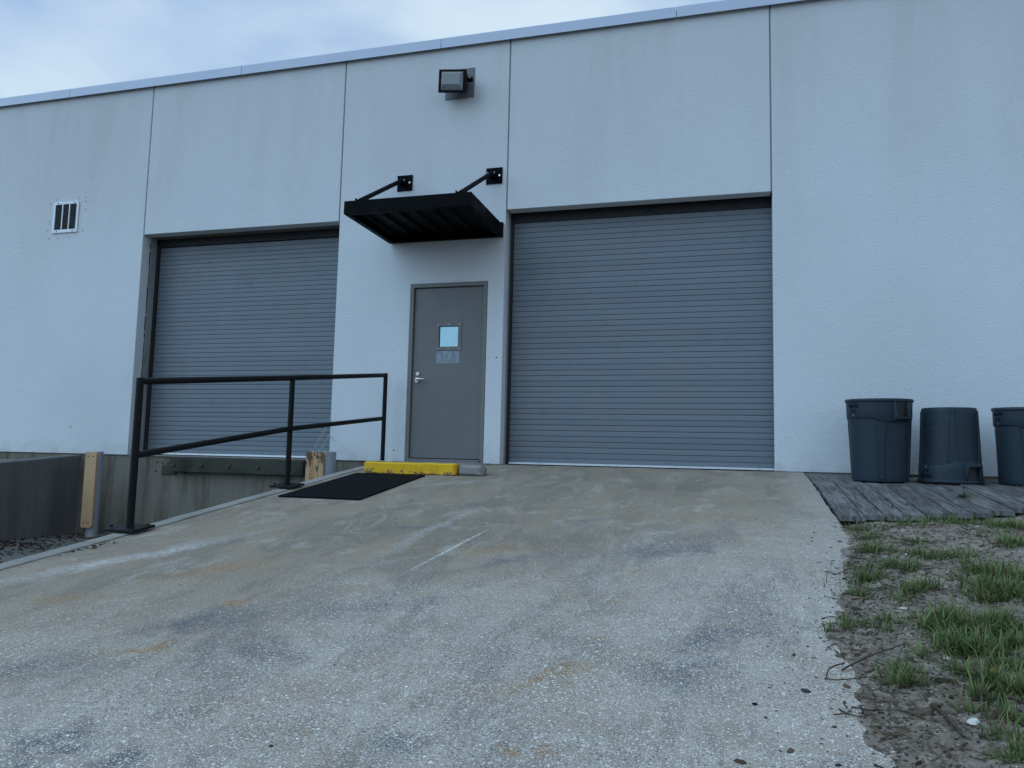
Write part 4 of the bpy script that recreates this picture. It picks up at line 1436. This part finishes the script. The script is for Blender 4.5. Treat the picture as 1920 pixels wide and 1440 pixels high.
GREENS = [((0.058, 0.083, 0.023), (0.166, 0.269, 0.064)),
          ((0.064, 0.09, 0.028), (0.192, 0.288, 0.09)),
          ((0.041, 0.07, 0.023), (0.109, 0.192, 0.054)),
          ((0.077, 0.102, 0.033), (0.243, 0.32, 0.109)),
          ((0.096, 0.096, 0.038), (0.243, 0.243, 0.109))]
STRAW = [((0.10, 0.08, 0.045), (0.27, 0.22, 0.13)), ((0.08, 0.055, 0.03), (0.20, 0.14, 0.075))]


def tuft(cl, x, y, n, Lm, spread, wid, zf, straw=0.12):
    for _ in range(n):
        a = rnd.uniform(0, 2 * PI)
        rr = spread * math.sqrt(rnd.random())
        px, py = x + rr * math.cos(a), y + rr * math.sin(a)
        c1, c2 = rnd.choice(STRAW) if rnd.random() < straw else rnd.choice(GREENS)
        k = rnd.uniform(0.75, 1.2)
        cl.blade((px, py, zf(px, py) - 0.004), a + rnd.gauss(0, 0.8), Lm * rnd.uniform(0.45, 1.25), wid * rnd.uniform(0.7, 1.25),
                 rnd.uniform(0.1, 1.3), rnd.uniform(-0.2, 1.5), [q * k for q in c1], [q * k for q in c2])


gr = Cloud()
# (x, y, radius, tufts) of the patches seen on the verge
patches = [(4.62, -3.14, 0.09, 14), (4.63, -3.76, 0.09, 30), (4.91, -3.07, 0.14, 14), (4.91, -3.56, 0.07, 10), (4.63, -3.39, 0.07, 14), (4.49, -4.46, 0.1, 26),
           (4.62, -4.26, 0.08, 24), (4.69, -4.36, 0.07, 20), (4.83, -3.98, 0.1, 22), (4.93, -4.02, 0.06, 12), (5.02, -3.99, 0.04, 10), (4.64, -4.76, 0.06, 16),
           (4.71, -4.7, 0.05, 10), (5.28, -2.86, 0.21, 40), (5.51, -2.75, 0.17, 40), (5.59, -3.0, 0.13, 50), (5.38, -3.59, 0.1, 40), (5.27, -3.4, 0.03, 5),
           (5.0, -4.17, 0.06, 8), (4.89, -4.51, 0.04, 6), (5.02, -4.38, 0.09, 34), (5.12, -4.35, 0.09, 34), (5.16, -4.44, 0.08, 30), (4.98, -4.67, 0.1, 44),
           (5.03, -4.78, 0.09, 44), (4.88, -4.82, 0.06, 16), (4.65, -5.15, 0.06, 34), (4.71, -5.13, 0.07, 36), (4.59, -5.26, 0.04, 14), (4.77, -5.22, 0.08, 50),
           (4.88, -5.16, 0.09, 56), (4.86, -5.38, 0.06, 34), (4.64, -5.47, 0.08, 40), (4.72, -5.5, 0.07, 50), (4.63, -5.38, 0.04, 12), (4.75, -5.63, 0.06, 30),
           (4.66, -5.77, 0.04, 20), (4.71, -5.83, 0.06, 36), (4.6, -5.88, 0.04, 14), (4.6, -5.69, 0.03, 12), (4.4, -5.67, 0.03, 8), (4.49, -5.56, 0.03, 6),
           (4.36, -5.82, 0.04, 12), (4.4, -5.79, 0.03, 10), (4.55, -4.82, 0.03, 5), (4.54, -4.91, 0.03, 5), (4.27, -5.22, 0.04, 10), (4.45, -5.13, 0.05, 8),
           (4.41, -5.21, 0.04, 5), (4.54, -6.02, 0.03, 7), (4.7, -5.87, 0.03, 10), (4.65, -6.06, 0.03, 14), (4.58, -6.2, 0.03, 8), (4.56, -6.33, 0.03, 12),
           (4.48, -5.7, 0.03, 3), (4.46, -4.19, 0.03, 6), (4.42, -4.72, 0.06, 10)]
for x, y, rr, nt in patches:
    near = min(1, max(0, (-y - 2.5) / 3.0))
    for _ in range(int(nt * (0.9 + 0.9 * min(1, rr / 0.12)))):
        a = rnd.uniform(0, 2 * PI)
        q = abs(rnd.gauss(0, 0.75)) * rr
        tuft(gr, x + q * math.cos(a), y + q * math.sin(a), rnd.randint(3, 8), rnd.uniform(0.035, 0.10) * (1 + 0.08 * near), rnd.uniform(0.01, 0.06), 0.0052 + 0.0018 * near, dirt_z, 0.15)
for _ in range(1300):      # thin scattering
    x, y = rnd.uniform(4.5, 7.2), rnd.uniform(-7.0, -2.6)
    if x > edge_x(y) + 0.10 and N(x, y, 1.8, 12) > -0.02:
        tuft(gr, x, y, rnd.randint(2, 6), rnd.uniform(0.025, 0.06), 0.03, 0.005, dirt_z, 0.3)
for _ in range(900):      # further right, outside the picture
    x, y = rnd.uniform(6.2, 7.5), rnd.uniform(-8.0, -2.5)
    tuft(gr, x, y, rnd.randint(3, 7), rnd.uniform(0.04, 0.08), 0.03, 0.006, dirt_z)
tag(gr.build('grass', M['grass']), 'patchy green grass on the bare soil beside the ramp', 'grass', kind='stuff')

bgz = lambda x, y: -0.155 + 0.088 * y
gb = Cloud()
for _ in range(260):
    x, y = rnd.uniform(-8.5, -5.3), -abs(rnd.gauss(0, 0.7)) - 0.1
    tuft(gb, x, y, rnd.randint(4, 8), rnd.uniform(0.03, 0.06), 0.05, 0.006, bgz)
tag(gb.build('grass', M['grass']), 'strip of low grass behind the retaining wall', 'grass', kind='stuff')

# a weed growing through the deck
wd = Cloud()
wz = lambda x, y: deck_z(x, y) - 0.01
for _ in range(26):
    a = rnd.uniform(0, 2 * PI)
    wd.blade((5.66 + rnd.gauss(0, 0.02), -1.62 + rnd.gauss(0, 0.02), wz(5.66, -1.62)), a, rnd.uniform(0.03, 0.075), 0.011, rnd.uniform(0.1, 1.0), rnd.uniform(0, 1), (0.025, 0.04, 0.018), (0.07, 0.10, 0.04))
for k in range(9):
    wd.blade((5.668, -1.62, wz(5.66, -1.62) + 0.012 * k), k * 2.4, 0.035, 0.012, 0.8, 0.4, (0.03, 0.045, 0.018), (0.07, 0.10, 0.04))
tag(wd.build('weed', M['grass']), 'small green weed growing up between the deck planks', 'plant')
w2 = Cloud()
for (x, y, n) in ((4.90, -1.55, 8), (5.02, -2.25, 12), (4.72, -2.3, 8), (5.15, -2.05, 10)):
    for _ in range(n):
        w2.blade((x + rnd.gauss(0, 0.02), y + rnd.gauss(0, 0.04), deck_z(x, y) - 0.01), rnd.uniform(0, 6.28), rnd.uniform(0.02, 0.05), 0.008, rnd.uniform(0.2, 1.1), 0.6, (0.03, 0.045, 0.018), (0.07, 0.11, 0.04))
tag(w2.build('grass', M['grass']), 'thin grass in the gaps between the deck planks', 'grass', kind='stuff')

# twigs, bark, shell bits and clods on the soil and along the ramp edge
lt = Cloud()
CLOD = [(0.10, 0.08, 0.063), (0.16, 0.13, 0.105), (0.24, 0.205, 0.17), (0.07, 0.054, 0.042)]
BRN = [(0.045, 0.032, 0.024), (0.075, 0.05, 0.034), (0.12, 0.085, 0.06), (0.03, 0.024, 0.02), (0.16, 0.13, 0.10)]
SHELL = (0.62, 0.61, 0.57)


def gz(x, y):
    return max(dirt_z(x, y), ramp_surf(x, y) if x < RX1 else -9)


for _ in range(6500):
    y = rnd.uniform(-7.2, -2.7)
    x = edge_x(y) + rnd.uniform(0.0, 1.5) if rnd.random() < 0.6 else edge_x(y) + 0.05 + rnd.expovariate(9) * rnd.choice((1, 1, 1, -0.9))
    s = rnd.uniform(0.002, 0.008) * (2.4 if rnd.random() < 0.05 else 1)
    c = rnd.choice(BRN)
    if rnd.random() < 0.05: c = SHELL; s *= 0.8
    lt.shard((x, y, gz(x, y) - 0.001), rnd.uniform(0, 6.28), s, s * rnd.uniform(0.25, 0.8), s * rnd.uniform(0.2, 0.7), c, rnd.uniform(-.2, .2))
for _ in range(2200):      # crumbs of soil
    y = rnd.uniform(-7.2, -2.7)
    x = edge_x(y) + 0.03 + abs(rnd.gauss(0, 0.7))
    s = rnd.uniform(0.004, 0.012) * (2 if rnd.random() < 0.08 else 1)
    lt.shard((x, y, gz(x, y) - s * 0.25), rnd.uniform(0, 6.28), s, s * rnd.uniform(0.6, 0.95), s * rnd.uniform(0.5, 0.9), rnd.choice(CLOD))
for _ in range(2400):      # flattened dead straw
    y = rnd.uniform(-7.0, -2.65)
    x = edge_x(y) + 0.02 + abs(rnd.gauss(0, 0.6))
    c1, c2 = rnd.choice(STRAW)
    k = rnd.uniform(0.6, 1.3)
    lt.blade((x, y, gz(x, y) + 0.003), rnd.uniform(0, 6.28), rnd.uniform(0.025, 0.085), rnd.uniform(0.002, 0.0045), rnd.uniform(1.35, 1.6), rnd.uniform(-0.1, 0.2), [q * k for q in c1], [q * k for q in c2])
for _ in range(240):
    y = rnd.uniform(-7.0, -2.8)
    x = edge_x(y) + abs(rnd.gauss(0.0, 0.45)) - 0.06
    L = rnd.uniform(0.03, 0.11)
    a = rnd.uniform(0, 6.28)
    pts = []
    for i in range(4):
        t = i / 3 - 0.5
        qx, qy = x + L * t * math.cos(a + 0.3 * t), y + L * t * math.sin(a + 0.5 * t)
        pts.append((qx, qy, gz(qx, qy) + 0.003 + rnd.uniform(0, 0.006)))
    lt.twig(pts, rnd.uniform(0.0012, 0.0035), rnd.choice(BRN[:3] + [STRAW[1][0]]))
# larger bits that can be seen: looping roots, bark, shells
for pts, rr in (([(4.22, -5.62, .01), (4.16, -5.72, .02), (4.15, -5.80, .01), (4.30, -5.77, .012), (4.44, -5.74, .01)], 0.0032),
                ([(4.20, -5.70, .01), (4.30, -5.60, .02), (4.42, -5.52, .025), (4.46, -5.45, .01)], 0.004),
                ([(4.20, -5.09, .004), (4.24, -5.06, .006), (4.28, -5.07, .008), (4.34, -5.03, .012)], 0.0024),
                ([(4.55, -5.95, .02), (4.66, -5.98, .03), (4.72, -6.05, .01)], 0.004), ([(4.43, -5.98, .012), (4.45, -6.1, .014), (4.46, -6.22, .01)], 0.008)):
    lt.twig([(a, b, gz(a, b) + c) for a, b, c in pts], rr, rnd.choice(BRN[1:4]))
for x, y, s, ww, c in ((4.40, -6.02, 0.06, 0.4, BRN[2]), (4.62, -6.02, 0.05, 0.35, BRN[1]), (4.52, -6.08, 0.035, 0.5, SHELL), (4.58, -5.55, 0.018, 0.7, SHELL), (4.66, -5.48, 0.014, 0.8, SHELL),
                       (4.55, -4.96, 0.018, 0.8, SHELL), (4.29, -4.96, 0.025, 0.6, (0.42, 0.38, 0.32)), (5.36, -3.02, 0.05, 0.25, SHELL), (5.62, -3.35, 0.03, 0.4, SHELL), (5.55, -3.6, 0.03, 0.5, SHELL),
                       (4.80, -4.65, 0.016, 0.7, SHELL), (5.05, -4.2, 0.02, 0.6, SHELL), (4.70, -5.66, 0.03, 0.45, (0.28, 0.17, 0.02)), (4.74, -6.12, 0.03, 0.8, (0.10, 0.04, 0.025)), (5.35, -4.62, 0.04, 0.5, BRN[2]),
                       (4.52, -5.75, 0.05, 0.3, BRN[0]), (4.75, -5.75, 0.08, 0.22, BRN[2]), (4.62, -5.70, 0.07, 0.2, BRN[0]), (4.06, -5.90, 0.022, 0.7, (0.045, 0.045, 0.05)), (3.89, -6.05, 0.012, 0.9, (0.008, 0.008, 0.009)),
                       (4.12, -6.16, 0.012, 0.4, BRN[1]), (3.84, -6.45, 0.02, 0.6, BRN[1]), (3.98, -6.35, 0.018, 0.5, BRN[2]), (4.10, -6.4, 0.01, 0.8, BRN[3])):
    lt.shard((x, y, gz(x, y) + 0.001), rnd.uniform(0, 6.28), s, s * ww, s * 0.22, c)
# specks on the ramp itself
for _ in range(170):
    x, y = rnd.uniform(0.0, 4.5), rnd.uniform(-7.2, -0.6)
    if rnd.random() < 0.55: x = 4.5 - abs(rnd.gauss(0, 0.45))
    s = rnd.uniform(0.003, 0.008)
    lt.shard((x, y, ramp_surf(x, y) + 0.0005), rnd.uniform(0, 6.28), s, s * rnd.uniform(0.3, 0.9), s * 0.4, rnd.choice([BRN[0], BRN[2], BRN[3], SHELL]))
# dead leaves gathered at the edging near the handrail foot
for _ in range(26):
    x, y = -0.15 + abs(rnd.gauss(0, 0.04)), -4.72 + rnd.gauss(0, 0.10)
    lt.shard((x, y, ramp_surf(x, y) + 0.001), rnd.uniform(0, 6.28), rnd.uniform(0.006, 0.022), 0.004, 0.004, rnd.choice(BRN[:2]))
tag(lt.build('ground_litter', M['litter']), 'twigs, bark chips and broken shell scattered over the soil', 'litter', kind='stuff')

ll = Cloud()
for _ in range(1900):
    x, y = rnd.uniform(-4.95, -0.4), -rnd.uniform(0.05, 7.0)
    if rnd.random() < 0.5: x = -4.95 + abs(rnd.gauss(0, 0.55))
    if rnd.random() < 0.4: y = -1.2 - abs(rnd.gauss(0, 1.2))
    s = rnd.uniform(0.008, 0.03) * (1.6 if rnd.random() < 0.1 else 1)
    ll.shard((x, y, -1.139), rnd.uniform(0, 6.28), s, s * rnd.uniform(0.2, 0.6), 0.012, [q * 0.55 for q in rnd.choice(BRN)], rnd.uniform(-.3, .3))
tag(ll.build('leaf_litter', M['litter']), 'dead leaves and twigs lying on the floor of the dock well', 'litter', kind='stuff')
